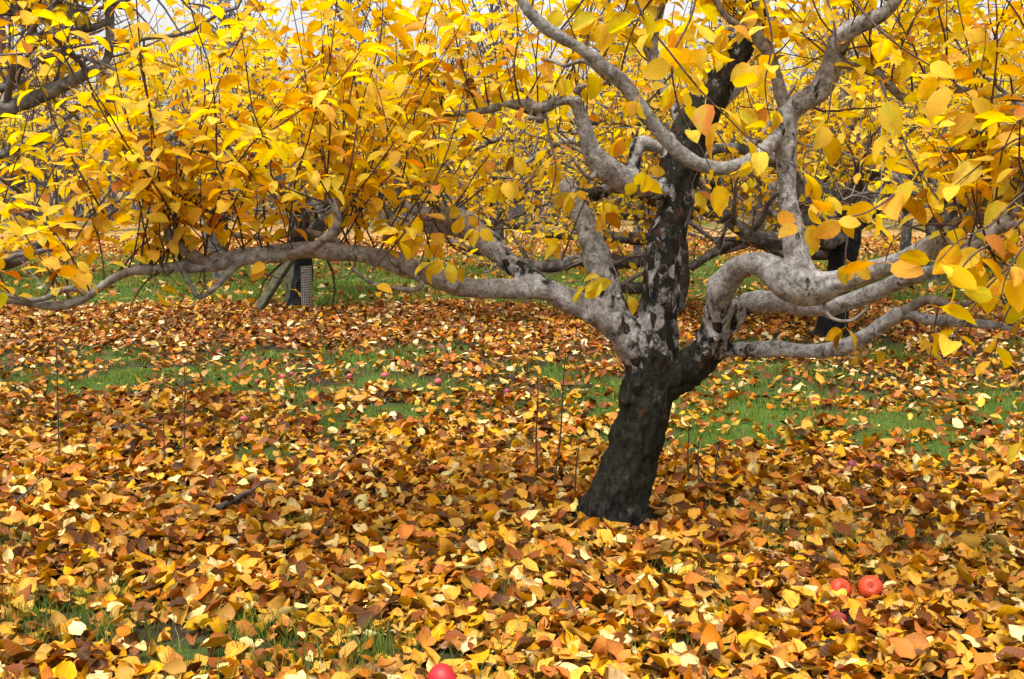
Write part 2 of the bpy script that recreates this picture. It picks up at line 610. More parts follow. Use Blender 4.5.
def template_mesh(name, tp, mat):
    tv, f3, f4, uv = tp
    m = raw_mesh(name, tv, f3, f4, mat)
    li = np.empty(len(m.loops), np.int32)
    m.loops.foreach_get('vertex_index', li)
    ul = m.uv_layers.new(name='UVMap')
    ul.data.foreach_set('uv', uv[li].astype(np.float32).ravel())
    return m


def place_leaf(o, p, Rm, s, c, origin=(0, 0, 0)):
    M4 = Matrix.Identity(4)
    for i in range(3):
        for j in range(3):
            M4[i][j] = float(Rm[i, j] * s)
        M4[i][3] = float(p[i] - origin[i])
    o.matrix_local = M4
    o.color = (float(c[0]), float(c[1]), float(c[2]), 1.0)


PAL_TREE = [((0.83, 0.565, 0.007), .45), ((0.81, 0.475, 0.004), .28), ((0.84, 0.65, 0.03), .13), ((0.72, 0.33, 0.004), .10), ((0.52, 0.17, 0.008), .025), ((0.20, 0.08, 0.02), .015)]
PAL_NEAR = [((0.54, 0.255, 0.002), .34), ((0.40, 0.205, 0.022), .12), ((0.62, 0.46, 0.17), .11), ((0.39, 0.115, 0.002), .19), ((0.165, 0.038, 0.002), .13), ((0.045, 0.014, 0.002), .09), ((0.095, 0.036, 0.013), .02)]
PAL_BACK = [((0.44, 0.21, 0.004), .14), ((0.40, 0.23, 0.05), .13), ((0.62, 0.48, 0.25), .12), ((0.33, 0.085, 0.003), .22), ((0.16, 0.034, 0.004), .23), ((0.055, 0.017, 0.004), .12), ((0.12, 0.05, 0.027), .04)]
COLNAME = ['golden yellow', 'tan', 'pale cream', 'orange', 'rust brown', 'dark brown', 'purplish brown']


def colours(pal, n, r, jit=0.10):
    k = r.choice(len(pal), n, p=np.array([q[1] for q in pal]) / sum(q[1] for q in pal))
    c = np.array([q[0] for q in pal])[k] * np.exp(r.normal(0, jit, (n, 1))) * np.exp(r.normal(0, jit * .4, (n, 3)))
    return np.column_stack([np.clip(c, 0, 0.9), r.random(n)]), k


TREE_T0 = [leaf_template(0, a, f, tw, wd, .012, .30, 40 + i) for i, (a, f, tw, wd) in enumerate(
    [(.30, .20, .15, .31), (.48, .34, -.2, .30), (.16, .45, .35, .33), (.62, .15, -.4, .29), (.36, .60, .1, .32), (.22, .1, .6, .34)])]
TREE_T1 = [leaf_template(1, a, f, 0.2, .30, .015, .28, 60 + i) for i, (a, f) in enumerate([(.30, .25), (.55, .4), (.15, .5), (.4, .1)])]
TREE_T2 = [leaf_template(2, a, f, 0.2, .32, .0, .2, 70 + i) for i, (a, f) in enumerate([(.3, .3), (.5, .5)])]


# ------------------------------------------------------------------ shoots with leaves
def grow(base, d, length, r, n=8, up=0.25, wig=0.10):
    """a slender shoot bending towards the light; returns points"""
    d = unit(d)
    p = [np.asarray(base, float)]
    st = length / (n - 1)
    for k in range(n - 1):
        d = unit(d + np.array([0, 0, up / n]) + r.normal(0, wig, 3) * 0.6)
        p.append(p[-1] + d * st)
    return np.array(p)


def leaf_shoot(L, pts, r, spacing, size, pal=PAL_TREE, start=0.12, droop=0.15, nt=6, spread=1.0, keep=1.0, cluster=1):
    seg = np.linalg.norm(np.diff(pts, axis=0), axis=1)
    cum = np.concatenate([[0], np.cumsum(seg)])
    tot = cum[-1]
    s = np.arange(tot * start, tot, spacing)
    s = s + r.normal(0, spacing * .3, len(s))
    s = np.clip(s[r.random(len(s)) < keep], 0, tot)
    s = np.repeat(s, cluster)
    s = np.concatenate([s, [tot, tot * .995]])
    n = len(s)
    pos = np.stack([np.interp(s, cum, pts[:, k]) for k in range(3)], -1)
    ph = np.arange(n) * 2.399 + r.normal(0, .5, n) + r.random() * 6.28
    el = r.normal(-droop, .30, n)
    el[-2:] += .4
    d = np.stack([np.cos(ph) * np.cos(el), np.sin(ph) * np.cos(el), np.sin(el)], -1)
    nm = np.array([0, 0, 1.0]) + r.normal(0, .34 * spread, (n, 3))
    c, _ = colours(pal, n, r)
    sz = size * np.clip(r.normal(1, .2, n), .45, 1.45)
    L.add(pos, d, nm, sz, c, r.integers(0, nt, n))


# ==================================================================== GROUND
# the leaf carpet: how thickly fallen leaves lie at a spot (0..1)
TB = G(616, 522)                                     # foot of the main tree


def cover(x, y):
    x, y = np.asarray(x, float), np.asarray(y, float)
    p = np.column_stack([x.ravel(), y.ravel()])
    n1 = fbm(p * 0.9, 3, 3).reshape(x.shape)
    n2 = fbm(p * 3.1, 9, 2).reshape(x.shape)
    px = W / 2 + F * x / y

    def band(v, a, b, s):
        return 1 / (1 + np.exp(-(v - a) / s)) * 1 / (1 + np.exp((v - b) / s))
    Yr = lambda py: F * CH / (py - HY)                  # distance of a picture row
    near = band(y, 1.5, Yr(445), .22)                   # thick carpet under the tree
    near = np.maximum(near, band(y, 1.5, Yr(422), .35) * band(px, -400, 330, 80) * .90)
    thin = band(y, Yr(490), Yr(342), .4) * .59          # grass shows between the leaves
    back = band(y, Yr(350), Yr(306), .30) * np.where(px < 700, .98, .85)
    alley = band(y, Yr(318), Yr(250), .5) * .15
    row2 = band(y, Yr(256), Yr(232), .8) * .8
    deep = (y > Yr(240)) * .5
    c = np.maximum.reduce([near, thin, back, row2, alley, deep])

    def spot(cx, cy, sx, sy):
        return np.exp(-(((px - cx) / sx) ** 2 + ((y - Yr(cy)) / sy) ** 2))
    c = c - .36 * spot(860, 425, 230, 1.0) - .2 * spot(720, 400, 60, .6) - .25 * spot(960, 470, 120, .5) - .15 * spot(790, 460, 100, .4)
    c = c - .60 * spot(190, 655, 340, .26) - .16 * spot(650, 670, 150, .15)
    c = c - .10 * spot(60, 365, 110, .8) - .12 * spot(330, 380, 300, 1.2)
    c = c + (n1 - .5) * .6 + (n2 - .5) * 1.05
    return np.clip(c, 0, 1)


def build_ground():
    xs = np.concatenate([[-700, -300, -120, -60, -40, -28], np.arange(-20, 20.01, .25), [28, 40, 60, 120, 300, 700]])
    ys = np.concatenate([[-300, -60, -10, -2, 0.5], np.arange(1.5, 30, .25), [34, 40, 50, 70, 120, 300, 900]])
    X, Y = np.meshgrid(xs, ys)
    fade = np.clip(1 - (np.abs(Y) - 35) / 30, 0, 1)
    Z = gz(X, Y) * fade
    v = np.stack([X, Y, Z], -1).reshape(-1, 3)
    nx, ny = len(xs), len(ys)
    i = np.arange(ny - 1)[:, None] * nx + np.arange(nx - 1)[None]
    f4 = np.stack([i, i + 1, i + nx + 1, i + nx], -1).reshape(-1, 4)
    m = raw_mesh('ground', v, np.zeros((0, 3), int), f4, M_ground)
    a = m.attributes.new('cover', 'FLOAT', 'POINT')
    cv = np.where(v[:, 1] > 1, cover(v[:, 0], np.maximum(v[:, 1], 1.0)), .5)
    a.data.foreach_set('value', cv.astype(np.float32))
    link('ground', m, kind='structure')


build_ground()

# ==================================================================== MAIN TREE
D0 = float(TB[1])
BARK_T = lambda py: np.interp(py, [90, 170, 210, 280, 330, 380, 440, 520], [.40, .36, .48, .56, .52, .40, .20, .06])
chains = {}
chains['trunk'] = [(612, 534, D0, 36), (616, 514, D0, 32), (622, 487, D0, 28.5), (632, 452, D0, 27), (643, 418, D0, 26), (650, 385, D0, 28), (654, 350, D0, 24), (660, 300, D0, 20.5),
                   (666, 250, D0, 19.5), (673, 216, D0 + .02, 19), (678, 170, D0 + .05, 20.5), (688, 135, D0 + .08, 20), (704, 104, D0 + .1, 19), (725, 76, D0 + .1, 15), (742, 46, D0 + .08, 13),
                   (752, 18, D0 + .05, 12), (760, -15, D0, 10), (775, -60, D0, 8)]
L = {}
L['left'] = [(650, 380, D0, 20), (634, 346, D0 - .02, 24), (612, 320, D0 - .03, 24), (582, 304, D0 - .04, 18), (547, 290, D0 - .05, 16), (515, 288, D0 - .06, 14), (470, 288, D0 - .1, 13.5), (430, 276, D0 - .14, 13),
             (390, 259, D0 - .2, 12.5), (350, 253, D0 - .25, 11.5), (300, 252, D0 - .3, 11.5), (250, 256, D0 - .36, 11), (205, 263, D0 - .4, 10.5), (175, 268, D0 - .44, 8.5), (150, 270, D0 - .47, 6)]
L['left_fork'] = [(548, 290, D0 - .05, 13), (532, 278, D0 - .02, 13.5), (512, 262, D0 + .02, 13), (490, 240, D0 + .1, 13), (470, 222, D0 + .18, 12), (447, 214, D0 + .25, 10.5), (420, 213, D0 + .3, 9.5)]
L['left_fork_back'] = [(488, 238, D0 + .12, 9), (455, 228, D0 + .3, 9), (416, 226, D0 + .42, 8.5), (392, 221, D0 + .5, 8), (378, 208, D0 + .52, 6), (368, 190, D0 + .5, 5)]
L['upright'] = [(618, 325, D0 - .03, 20), (607, 296, D0 - .02, 20), (599, 265, D0, 17), (589, 235, D0 + .03, 15), (578, 207, D0 + .06, 13.5), (571, 190, D0 + .07, 11.5), (567, 179, D0 + .08, 9)]
L['upright_fork'] = [(574, 192, D0 + .07, 8), (590, 195, D0 + .05, 8.5), (606, 190, D0 + .02, 8), (626, 176, D0, 8)]
L['elbow'] = [(674, 190, D0 + .02, 12), (652, 190, D0 - .02, 13), (632, 182, D0 - .08, 16), (612, 171, D0 - .13, 16), (597, 158, D0 - .16, 15), (589, 138, D0 - .18, 12), (582, 114, D0 - .2, 10.5), (577, 94, D0 - .22, 8)]
L['elbow_arm'] = [(578, 98, D0 - .22, 6), (562, 98, D0 - .2, 6.5), (543, 107, D0 - .18, 7), (522, 105, D0 - .16, 6.5), (500, 107, D0 - .14, 5.2)]
L['knob'] = [(630, 180, D0 - .05, 8), (636, 158, D0 - .01, 9), (642, 142, D0 + .02, 10), (660, 146, D0 + .05, 8), (680, 140, D0 + .08, 8)]
L['sinuous'] = [(660, 392, D0, 20), (690, 370, D0 - .05, 20), (708, 345, D0 - .1, 18), (718, 316, D0 - .16, 16.5), (724, 290, D0 - .22, 16.5), (736, 270, D0 - .27, 17), (756, 263, D0 - .33, 16.5), (775, 272, D0 - .38, 17.5),
                (795, 287, D0 - .43, 19), (818, 289, D0 - .47, 19.5), (846, 280, D0 - .53, 16), (880, 270, D0 - .6, 14.5), (912, 258, D0 - .68, 14), (945, 238, D0 - .78, 14), (972, 220, D0 - .85, 12), (1002, 200, D0 - .92, 12.5), (1032, 176, D0 - 1.0, 12), (1070, 150, D0 - 1.1, 11)]
L['sinuous_low'] = [(700, 357, D0 - .06, 13), (722, 333, D0 - .08, 14), (748, 306, D0 - .12, 14), (782, 300, D0 - .18, 13), (828, 306, D0 - .25, 12), (865, 296, D0 - .33, 12), (900, 281, D0 - .42, 10.5), (940, 268, D0 - .52, 8), (985, 262, D0 - .62, 6)]
L['riser'] = [(818, 294, D0 - .47, 16), (804, 279, D0 - .46, 18), (795, 250, D0 - .44, 15.5), (789, 215, D0 - .43, 14), (786, 180, D0 - .42, 13), (785, 150, D0 - .41, 12.5), (786, 122, D0 - .4, 12), (790, 108, D0 - .4, 11)]
L['riser_arm'] = [(786, 116, D0 - .4, 9), (800, 104, D0 - .41, 12), (818, 91, D0 - .43, 13), (829, 66, D0 - .46, 12), (837, 42, D0 - .5, 12), (850, 29, D0 - .54, 11.5), (870, 21, D0 - .58, 10.5), (890, 9, D0 - .62, 9.5), (908, -12, D0 - .66, 8)]
L['sweeping'] = [(784, 118, D0 - .42, 7), (774, 138, D0 - .46, 9), (762, 153, D0 - .5, 10), (744, 164, D0 - .52, 10.5), (720, 169, D0 - .53, 10), (695, 162, D0 - .54, 10), (670, 143, D0 - .55, 9.5), (646, 114, D0 - .57, 9.3), (625, 86, D0 - .6, 9),
                 (604, 68, D0 - .63, 9), (580, 51, D0 - .66, 8.5), (555, 35, D0 - .7, 8), (531, 14, D0 - .73, 7.5), (512, -8, D0 - .75, 6)]
L['low_right'] = [(700, 358, D0 - .05, 8), (733, 349, D0 - .1, 9.5), (770, 350, D0 - .16, 10), (810, 352, D0 - .23, 10.5), (845, 346, D0 - .3, 11), (870, 333, D0 - .36, 11), (890, 319, D0 - .4, 11), (908, 313, D0 - .43, 9), (926, 321, D0 - .47, 7.5), (960, 323, D0 - .54, 7), (1000, 325, D0 - .62, 6), (1020, 331, D0 - .66, 5)]
L['back_arm'] = [(700, 128, D0 + .1, 9), (722, 104, D0 + .16, 7.5), (741, 84, D0 + .2, 7), (757, 62, D0 + .24, 6), (772, 40, D0 + .28, 5)]
L['upper_left'] = [(690, 135, D0 + .1, 10), (672, 105, D0 + .16, 9), (660, 82, D0 + .2, 9), (654, 62, D0 + .24, 8.5), (655, 36, D0 + .26, 7.5), (662, 5, D0 + .28, 7), (665, -25, D0 + .3, 6)]
chains.update({'limb ' + k: v for k, v in L.items()})


def world_chain(rows, n=6):
    out = []
    for px, py, d, r in rows:
        p, mpp = P(px, py, d)
        out.append([*p, r * mpp])
    return catmull(out, n)


def build_main_tree():
    r = np.random.default_rng(5)
    root = link('apple_tree', None, loc=TB, label='gnarled old apple tree with leaning dark trunk and pale twisting limbs in the foreground', cat='tree')
    mb = MB()
    samp, sid, sbark = [], [], []
    ids = list(chains)
    wc = {}
    for ci, k in enumerate(ids):
        c = world_chain(chains[k], 8)
        wc[k] = c
        pts, rad = c[:, :3].copy(), c[:, 3].copy()
        s = np.linspace(0, 1, len(c))
        # uneven girth, swellings
        wob = 1 + .20 * (fbm(pts * 7.0, 31, 2) - .5) * 2
        pts += (np.column_stack([fbm(pts * 4.5, 51 + q, 2) for q in range(3)]) - .5) * .03
        mb.tube(pts, rad * wob * (.93 if k == 'trunk' else .81), 14)
        if k == 'trunk':
            pys = catmull(np.array([[q[1]] for q in chains[k]]), 8)[:, 0]
            b = BARK_T(pys)
        else:
            arc = np.concatenate([[0], np.cumsum(np.linalg.norm(np.diff(pts, axis=0), axis=1))])
            b = np.interp(arc, [0, .12, .35, .7], [.4, .62, .92, 1.0])
            if 'sinuous' in k and 'low' not in k:
                b = np.interp(arc, [0, .25, .45, .62, 3], [.12, .40, .70, .98, 1.0])
            if 'elbow' in k or 'sweeping' in k or 'arm' in k or 'knob' in k:
                b = np.interp(arc, [0, .1, .3], [.5, .8, .95])
            if 'riser' in k:
                b = b * 0 + .80
            if k == 'limb left':
                b = np.interp(arc, [0, .15, .3, .5], [.3, .68, .92, 1.0])
        samp.append(c); sid.append(np.full(len(c), ci)); sbark.append(b)
        # burrs and old pruning scars
        if k != 'trunk':
            for _ in range(max(1, len(c) // 9)):
                q = r.integers(8, len(c) - 2)
                d = unit(r.normal(0, 1, 3))
                cc = pts[q] + d * rad[q] * .72
                rr = rad[q] * r.uniform(.26, .46)
                mb.tube([cc - d * rr, cc, cc + d * rr * .9], [rr * 1.1, rr, rr * .75], 8)
    # root flare
    for a in range(6):
        th = a * 1.047 + .4
        dv = np.array([math.cos(th), math.sin(th), 0])
        p0 = TB + np.array([.085, 0, .38]) + dv * .03
        ln = r.uniform(.14, .21)
        mb.tube(catmull([p0, TB + dv * .075 + [.03, 0, .16], TB + dv * ln * .62 + [0, 0, .045], TB + dv * ln + [0, 0, -.06]], 4), np.linspace(.05, .04, 13), 8)
    # pruned stub knobs seen on the trunk
    for px, py, rr in ((637, 388, 5), (626, 402, 4), (452, 284, 7), (716, 338, 5), (707, 352, 4)):
        dep = D0 - .10 if px > 600 else D0 - .18
        if px > 700:
            dep = D0 - .19
        p, mpp = P(px, py, dep)
        mb.tube([p + [0, .06, 0], p, p + [0, -.012, 0]], [rr * mpp * 1.25, rr * mpp, rr * mpp * .7], 10)
    src = mb.mesh('src', None)
    o = bpy.data.objects.new('src', src)
    C.objects.link(o)
    md = o.modifiers.new('r', 'REMESH')
    md.mode = 'VOXEL'
    md.voxel_size = 0.0085
    dg = bpy.context.evaluated_depsgraph_get()
    me = bpy.data.meshes.new_from_object(o.evaluated_get(dg))
    bpy.data.objects.remove(o)
    nv = len(me.vertices)
    v = np.empty(nv * 3, np.float32)
    me.vertices.foreach_get('co', v)
    v = v.reshape(-1, 3).astype(float)
    e = np.empty(len(me.edges) * 2, np.int32)
    me.edges.foreach_get('vertices', e)
    e = e.reshape(-1, 2)
    deg = np.bincount(e.ravel(), minlength=nv)[:, None] + 1e-9

    def lap(x):
        a = np.stack([np.bincount(e[:, 0], x[e[:, 1], k], nv) + np.bincount(e[:, 1], x[e[:, 0], k], nv) for k in range(3)], -1)
        return a / deg
    for it in range(7):
        v = v + .55 * (lap(v) - v)
    samp, sid, sbark = np.vstack(samp), np.concatenate(sid), np.concatenate(sbark)
    kd = kdtree.KDTree(len(samp))
    for i, q in enumerate(samp):
        kd.insert(q[:3], i)
    kd.balance()
    vid = np.empty(nv, int)
    vb = np.empty(nv)
    vr = np.empty(nv)
    for i in range(nv):
        best, tot, wb = 1e9, 0, 0
        for co, j, ds in kd.find_n(v[i], 10):
            q = ds - samp[j, 3]
            wt = 1 / (max(q, 0) + .006) ** 2
            tot += wt
            wb += wt * sbark[j]
            if q < best:
                best, vid[i], vr[i] = q, sid[j], samp[j, 3]
        vb[i] = wb / tot
    # bark relief
    me.vertices.foreach_set('co', v.astype(np.float32).ravel())
    me.update()
    nrm = np.empty(nv * 3, np.float32)
    me.vertices.foreach_get('normal', nrm)
    nrm = nrm.reshape(-1, 3)
    st = v * np.array([1, 1, .30])
    ridge = 1 - np.abs(fbm(st * 30, 5, 3) - .5) * 4
    rel = (ridge - .5) * (.013 * (1 - vb) + .0015) + (fbm(st * 60, 15, 2) - .5) * .014 * (1 - vb) + (fbm(v * 9, 8, 2) - .5) * .022
    v = v + nrm * (rel * np.clip(vr / .06, .25, 1.2))[:, None]
    me.vertices.foreach_set('co', v.astype(np.float32).ravel())
    me.update()
    me.vertices.foreach_get('normal', nrm.ravel())
    nn = np.empty(nv * 3, np.float32)
    me.vertices.foreach_get('normal', nn)
    nn = nn.reshape(-1, 3)
    npoly = len(me.polygons)
    li = np.empty(len(me.loops), np.int32)
    me.loops.foreach_get('vertex_index', li)
    ls = np.empty(npoly, np.int32); me.polygons.foreach_get('loop_start', ls)
    lt = np.empty(npoly, np.int32); me.polygons.foreach_get('loop_total', lt)
    LO = {}
    for ci, k in enumerate(ids):
        q4 = (lt == 4) & (vid[li[ls]] == ci)
        q3 = (lt == 3) & (vid[li[ls]] == ci)
        f4 = li[ls[q4][:, None] + np.arange(4)]
        f3 = li[ls[q3][:, None] + np.arange(3)]
        used = np.unique(np.concatenate([f4.ravel(), f3.ravel()]))
        if len(used) < 10:
            continue
        mp = np.full(nv, -1)
        mp[used] = np.arange(len(used))
        m = raw_mesh('trunk' if k == 'trunk' else 'limb', v[used] - TB, mp[f3].reshape(-1, 3), mp[f4].reshape(-1, 4), M_bark)
        a = m.attributes.new('bark', 'FLOAT', 'POINT')
        a.data.foreach_set('value', vb[used].astype(np.float32))
        m.normals_split_custom_set_from_vertices(nn[used])
        LO[k] = link('trunk' if k == 'trunk' else 'limb', m, root)
    bpy.data.meshes.remove(me)
    bpy.data.meshes.remove(src)

    # ---- thinner branches, each its own part
    br = [
        [(152, 270, D0 - .46, 6), (128, 272, D0 - .48, 4.5), (100, 288, D0 - .5, 4.2), (80, 300, D0 - .52, 4.6), (55, 305, D0 - .54, 4.6), (25, 302, D0 - .56, 4), (-10, 298, D0 - .6, 3)],
        [(90, 296, D0 - .51, 3), (70, 288, D0 - .54, 3), (35, 300, D0 - .58, 2.6), (0, 290, D0 - .62, 2.2), (-30, 280, D0 - .65, 2)],
        [(205, 262, D0 - .4, 6), (190, 253, D0 - .45, 6.5), (178, 246, D0 - .48, 6), (170, 238, D0 - .5, 5), (164, 214, D0 - .52, 3.6)],
        [(182, 270, D0 - .44, 3), (190, 284, D0 - .46, 2.8), (199, 297, D0 - .48, 2.6), (215, 286, D0 - .5, 3.2), (232, 270, D0 - .44, 3.6), (246, 262, D0 - .38, 3)],
        [(292, 254, D0 - .36, 5), (312, 247, D0 - .44, 5), (330, 235, D0 - .5, 4.4), (338, 222, D0 - .53, 4), (332, 200, D0 - .55, 3)],
        [(345, 250, D0 - .28, 4), (330, 238, D0 - .24, 4), (300, 232, D0 - .2, 3.6), (262, 238, D0 - .18, 3), (220, 232, D0 - .16, 2.6)],
        [(396, 262, D0 - .22, 3.4), (420, 282, D0 - .28, 2.6), (410, 290, D0 - .32, 2.4), (375, 286, D0 - .36, 2.2), (352, 270, D0 - .4, 2)],
        [(378, 207, D0 + .5, 4.5), (370, 185, D0 + .46, 4), (376, 160, D0 + .42, 3.4), (368, 128, D0 + .4, 3)],
        [(420, 213, D0 + .3, 6), (405, 205, D0 + .3, 4.5), (396, 190, D0 + .28, 3.5), (398, 160, D0 + .26, 3)],
        [(500, 107, D0 - .14, 4.6), (478, 111, D0 - .1, 3.4), (455, 114, D0 - .08, 3), (428, 114, D0 - .05, 2.4)],
        [(543, 110, D0 - .18, 4.5), (540, 122, D0 - .2, 4.5)],
        [(577, 92, D0 - .22, 5), (584, 86, D0 - .25, 2.6), (604, 84, D0 - .35, 2.4), (612, 70, D0 - .5, 2.4)],
        [(600, 165, D0 - .16, 4), (590, 178, D0 - .2, 2.4), (575, 160, D0 - .24, 2)],
        [(788, 110, D0 - .4, 8), (780, 92, D0 - .41, 6.5), (774, 70, D0 - .42, 6), (768, 52, D0 - .43, 6), (760, 40, D0 - .44, 6), (756, 22, D0 - .45, 4.5), (757, -6, D0 - .45, 4)],
        [(758, 30, D0 - .45, 4.2), (742, 27, D0 - .47, 3.8), (728, 18, D0 - .5, 3.4), (716, 2, D0 - .52, 3), (706, -14, D0 - .54, 2.6)],
        [(768, 50, D0 - .43, 3.4), (774, 26, D0 - .4, 3), (768, 4, D0 - .38, 2.6), (772, -20, D0 - .36, 2.4)],
        [(828, 62, D0 - .46, 5), (848, 64, D0 - .48, 5), (872, 68, D0 - .5, 4.6), (888, 84, D0 - .5, 4.4), (905, 99, D0 - .5, 4), (930, 91, D0 - .48, 4), (962, 90, D0 - .46, 4), (1000, 98, D0 - .44, 3.4), (1040, 100, D0 - .42, 3)],
        [(905, 311, D0 - .43, 6), (920, 302, D0 - .46, 5), (938, 299, D0 - .5, 4), (962, 305, D0 - .6, 3), (990, 297, D0 - .7, 2.4)],
        [(985, 262, D0 - .62, 5), (1010, 270, D0 - .7, 4), (1040, 285, D0 - .8, 3)],
        [(940, 240, D0 - .78, 6), (962, 246, D0 - .9, 5.5), (985, 235, D0 - 1.0, 5), (1012, 226, D0 - 1.1, 5), (1045, 222, D0 - 1.2, 4)],
        [(1030, 178, D0 - 1.0, 7), (1010, 215, D0 - 1.05, 6), (985, 238, D0 - 1.1, 5), (950, 262, D0 - 1.12, 4)],
        [(822, 300, D0 - .45, 2.4), (832, 318, D0 - .52, 2), (850, 322, D0 - .56, 1.8), (868, 308, D0 - .58, 1.6)],
        [(606, 72, D0 - .63, 4), (585, 62, D0 - .6, 2.6), (565, 66, D0 - .56, 2.2), (545, 60, D0 - .5, 2)],
        [(655, 60, D0 + .24, 5), (640, 40, D0 + .28, 4), (622, 28, D0 + .3, 3), (600, 18, D0 + .34, 2.6)],
    ]
    for rows in br:
        c = world_chain(rows, 6)
        m = MB()
        wob = 1 + .16 * (fbm(c[:, :3] * 22, 77, 2) - .5) * 2
        m.tube(c[:, :3] + (np.column_stack([fbm(c[:, :3] * 9, s_, 2) for s_ in (1, 2, 3)]) - .5) * .02, c[:, 3] * wob, 8)
        near_k = min((k_ for k_ in LO if k_ != 'trunk'), key=lambda k_: np.min(np.linalg.norm(wc[k_][:, :3] - c[0, :3], axis=1)))
        link('branch', m.mesh('branch', M_branch, origin=TB), LO[near_k])

    # ---- shoots: traced ones first, then many grown along the limbs
    tw = MB()
    LV, LV2 = Leaves(), Leaves()

    def add_shoot(pts, r0, spacing=.04, size=.085, **kw):
        tw.tube(pts, np.linspace(r0, r0 * .35, len(pts)), 5, cap=False)
        leaf_shoot(LV, pts, r, spacing, size, **kw)

    def traced(rows, r0=.0045, spacing=.035, size=.09, **kw):
        pts = catmull(np.array([P(px, py, d)[0] for px, py, d in rows]), 4)
        add_shoot(pts, r0, spacing, size, **kw)

    dl = D0 - .5
    for rows in (
        [(164, 208, dl), (137, 167, dl - .03), (113, 130, dl - .06), (92, 92, dl - .1), (82, 51, dl - .12), (72, 8, dl - .14), (62, -40, dl - .15)],
        [(162, 200, dl), (155, 143, dl - .05), (147, 92, dl - .08), (137, 46, dl - .1), (128, -10, dl - .12)],
        [(104, 214, dl), (75, 164, dl - .05), (48, 106, dl - .1), (24, 38, dl - .14), (12, -20, dl - .16)],
        [(166, 212, dl), (182, 170, dl), (196, 140, dl), (205, 95, dl), (200, 40, dl), (206, -20, dl)],
        [(335, 215, dl), (328, 190, dl), (321, 137, dl), (309, 96, dl), (301, 51, dl), (290, -5, dl)],
        [(332, 205, dl), (276, 182, dl - .05), (270, 150, dl - .07), (253, 110, dl - .1), (244, 50, dl - .1), (232, -15, dl - .1)],
        [(336, 215, dl), (350, 170, dl), (360, 110, dl), (380, 40, dl), (384, -30, dl)],
        [(325, 200, dl), (330, 130, dl + .05), (330, 60, dl + .1), (322, -30, dl + .1)],
        [(398, 200, D0 - .2), (408, 150, D0 - .2), (418, 95, D0 - .22), (424, 40, D0 - .2), (430, -20, D0 - .2)],
        [(372, 270, D0 - .5), (402, 236, D0 - .55), (425, 200, D0 - .6), (448, 150, D0 - .6), (464, 90, D0 - .6), (470, 40, D0 - .6)],
        [(628, -20, D0 - 1.1), (645, 20, D0 - 1.1), (668, 50, D0 - 1.12), (700, 90, D0 - 1.12), (730, 120, D0 - 1.1), (760, 148, D0 - 1.08), (800, 168, D0 - 1.06)],
        [(700, -20, D0 - .9), (690, 20, D0 - .95), (672, 60, D0 - 1.0), (680, 110, D0 - 1.0), (702, 150, D0 - 1.0), (715, 178, D0 - 1.0)],
        [(820, -20, D0 - .9), (835, 30, D0 - .95), (832, 82, D0 - 1.0), (826, 130, D0 - 1.0), (808, 205, D0 - 1.0)],
        [(880, 80, D0 - 1.2), (895, 120, D0 - 1.22), (915, 165, D0 - 1.25), (942, 205, D0 - 1.28), (956, 235, D0 - 1.3), (962, 262, D0 - 1.3)],
        [(1040, 205, D0 - 1.3), (1005, 235, D0 - 1.35), (972, 256, D0 - 1.4), (950, 285, D0 - 1.4), (930, 305, D0 - 1.4)],
        [(1045, 250, D0 - 1.3), (1012, 265, D0 - 1.35), (985, 290, D0 - 1.4), (965, 320, D0 - 1.42), (950, 340, D0 - 1.42)],
        [(1040, 285, D0 - 1.2), (1015, 300, D0 - 1.3), (1000, 330, D0 - 1.35), (994, 358, D0 - 1.35)],
        [(955, 225, D0 - 1.2), (920, 225, D0 - 1.25), (895, 238, D0 - 1.3), (885, 262, D0 - 1.3)],
        [(800, 205, D0 - .7), (820, 200, D0 - .8), (850, 205, D0 - .85), (872, 220, D0 - .9)],
        [(900, 190, D0 - 1.2), (880, 205, D0 - 1.3), (862, 214, D0 - 1.3), (832, 220, D0 - 1.3)],
        [(940, 298, D0 - .5), (934, 330, D0 - .52), (930, 358, D0 - .52)],
        [(1045, 180, D0 - 1.35), (1015, 200, D0 - 1.4), (990, 225, D0 - 1.45), (960, 240, D0 - 1.45), (938, 262, D0 - 1.45)],
        [(1050, 225, D0 - 1.45), (1025, 245, D0 - 1.5), (1008, 272, D0 - 1.5), (1000, 300, D0 - 1.5)],
        [(1050, 130, D0 - 1.2), (1015, 140, D0 - 1.3), (980, 165, D0 - 1.3), (955, 185, D0 - 1.3)],
        [(840, -20, D0 - 1.0), (870, 20, D0 - 1.1), (905, 50, D0 - 1.15), (945, 75, D0 - 1.2), (985, 110, D0 - 1.2)],
        [(760, -15, D0 - .9), (772, 40, D0 - .95), (765, 85, D0 - .95), (772, 130, D0 - .95)],
        [(610, 85, D0 - .35), (588, 60, D0 - .45), (572, 30, D0 - .5), (560, -10, D0 - .5)],
        [(520, 105, D0 - .2), (514, 70, D0 - .24), (518, 30, D0 - .26), (512, -15, D0 - .28)],
        [(545, 105, D0 - .2), (550, 140, D0 - .25), (556, 170, D0 - .3), (548, 205, D0 - .32)],
        [(562, 260, D0 - .1), (575, 225, D0 - .16), (588, 195, D0 - .2), (610, 168, D0 - .22)],
    ):
        far_ = rows[0][0] > 780 and rows[0][2] < D0 - .85
        dangly = far_ or 600 < rows[0][0] < 720
        traced(rows, size=.083 if dangly else .072, spacing=.046 if dangly else .034, droop=.75 if dangly else .2, start=.1, spread=1.8 if dangly else 1.1)
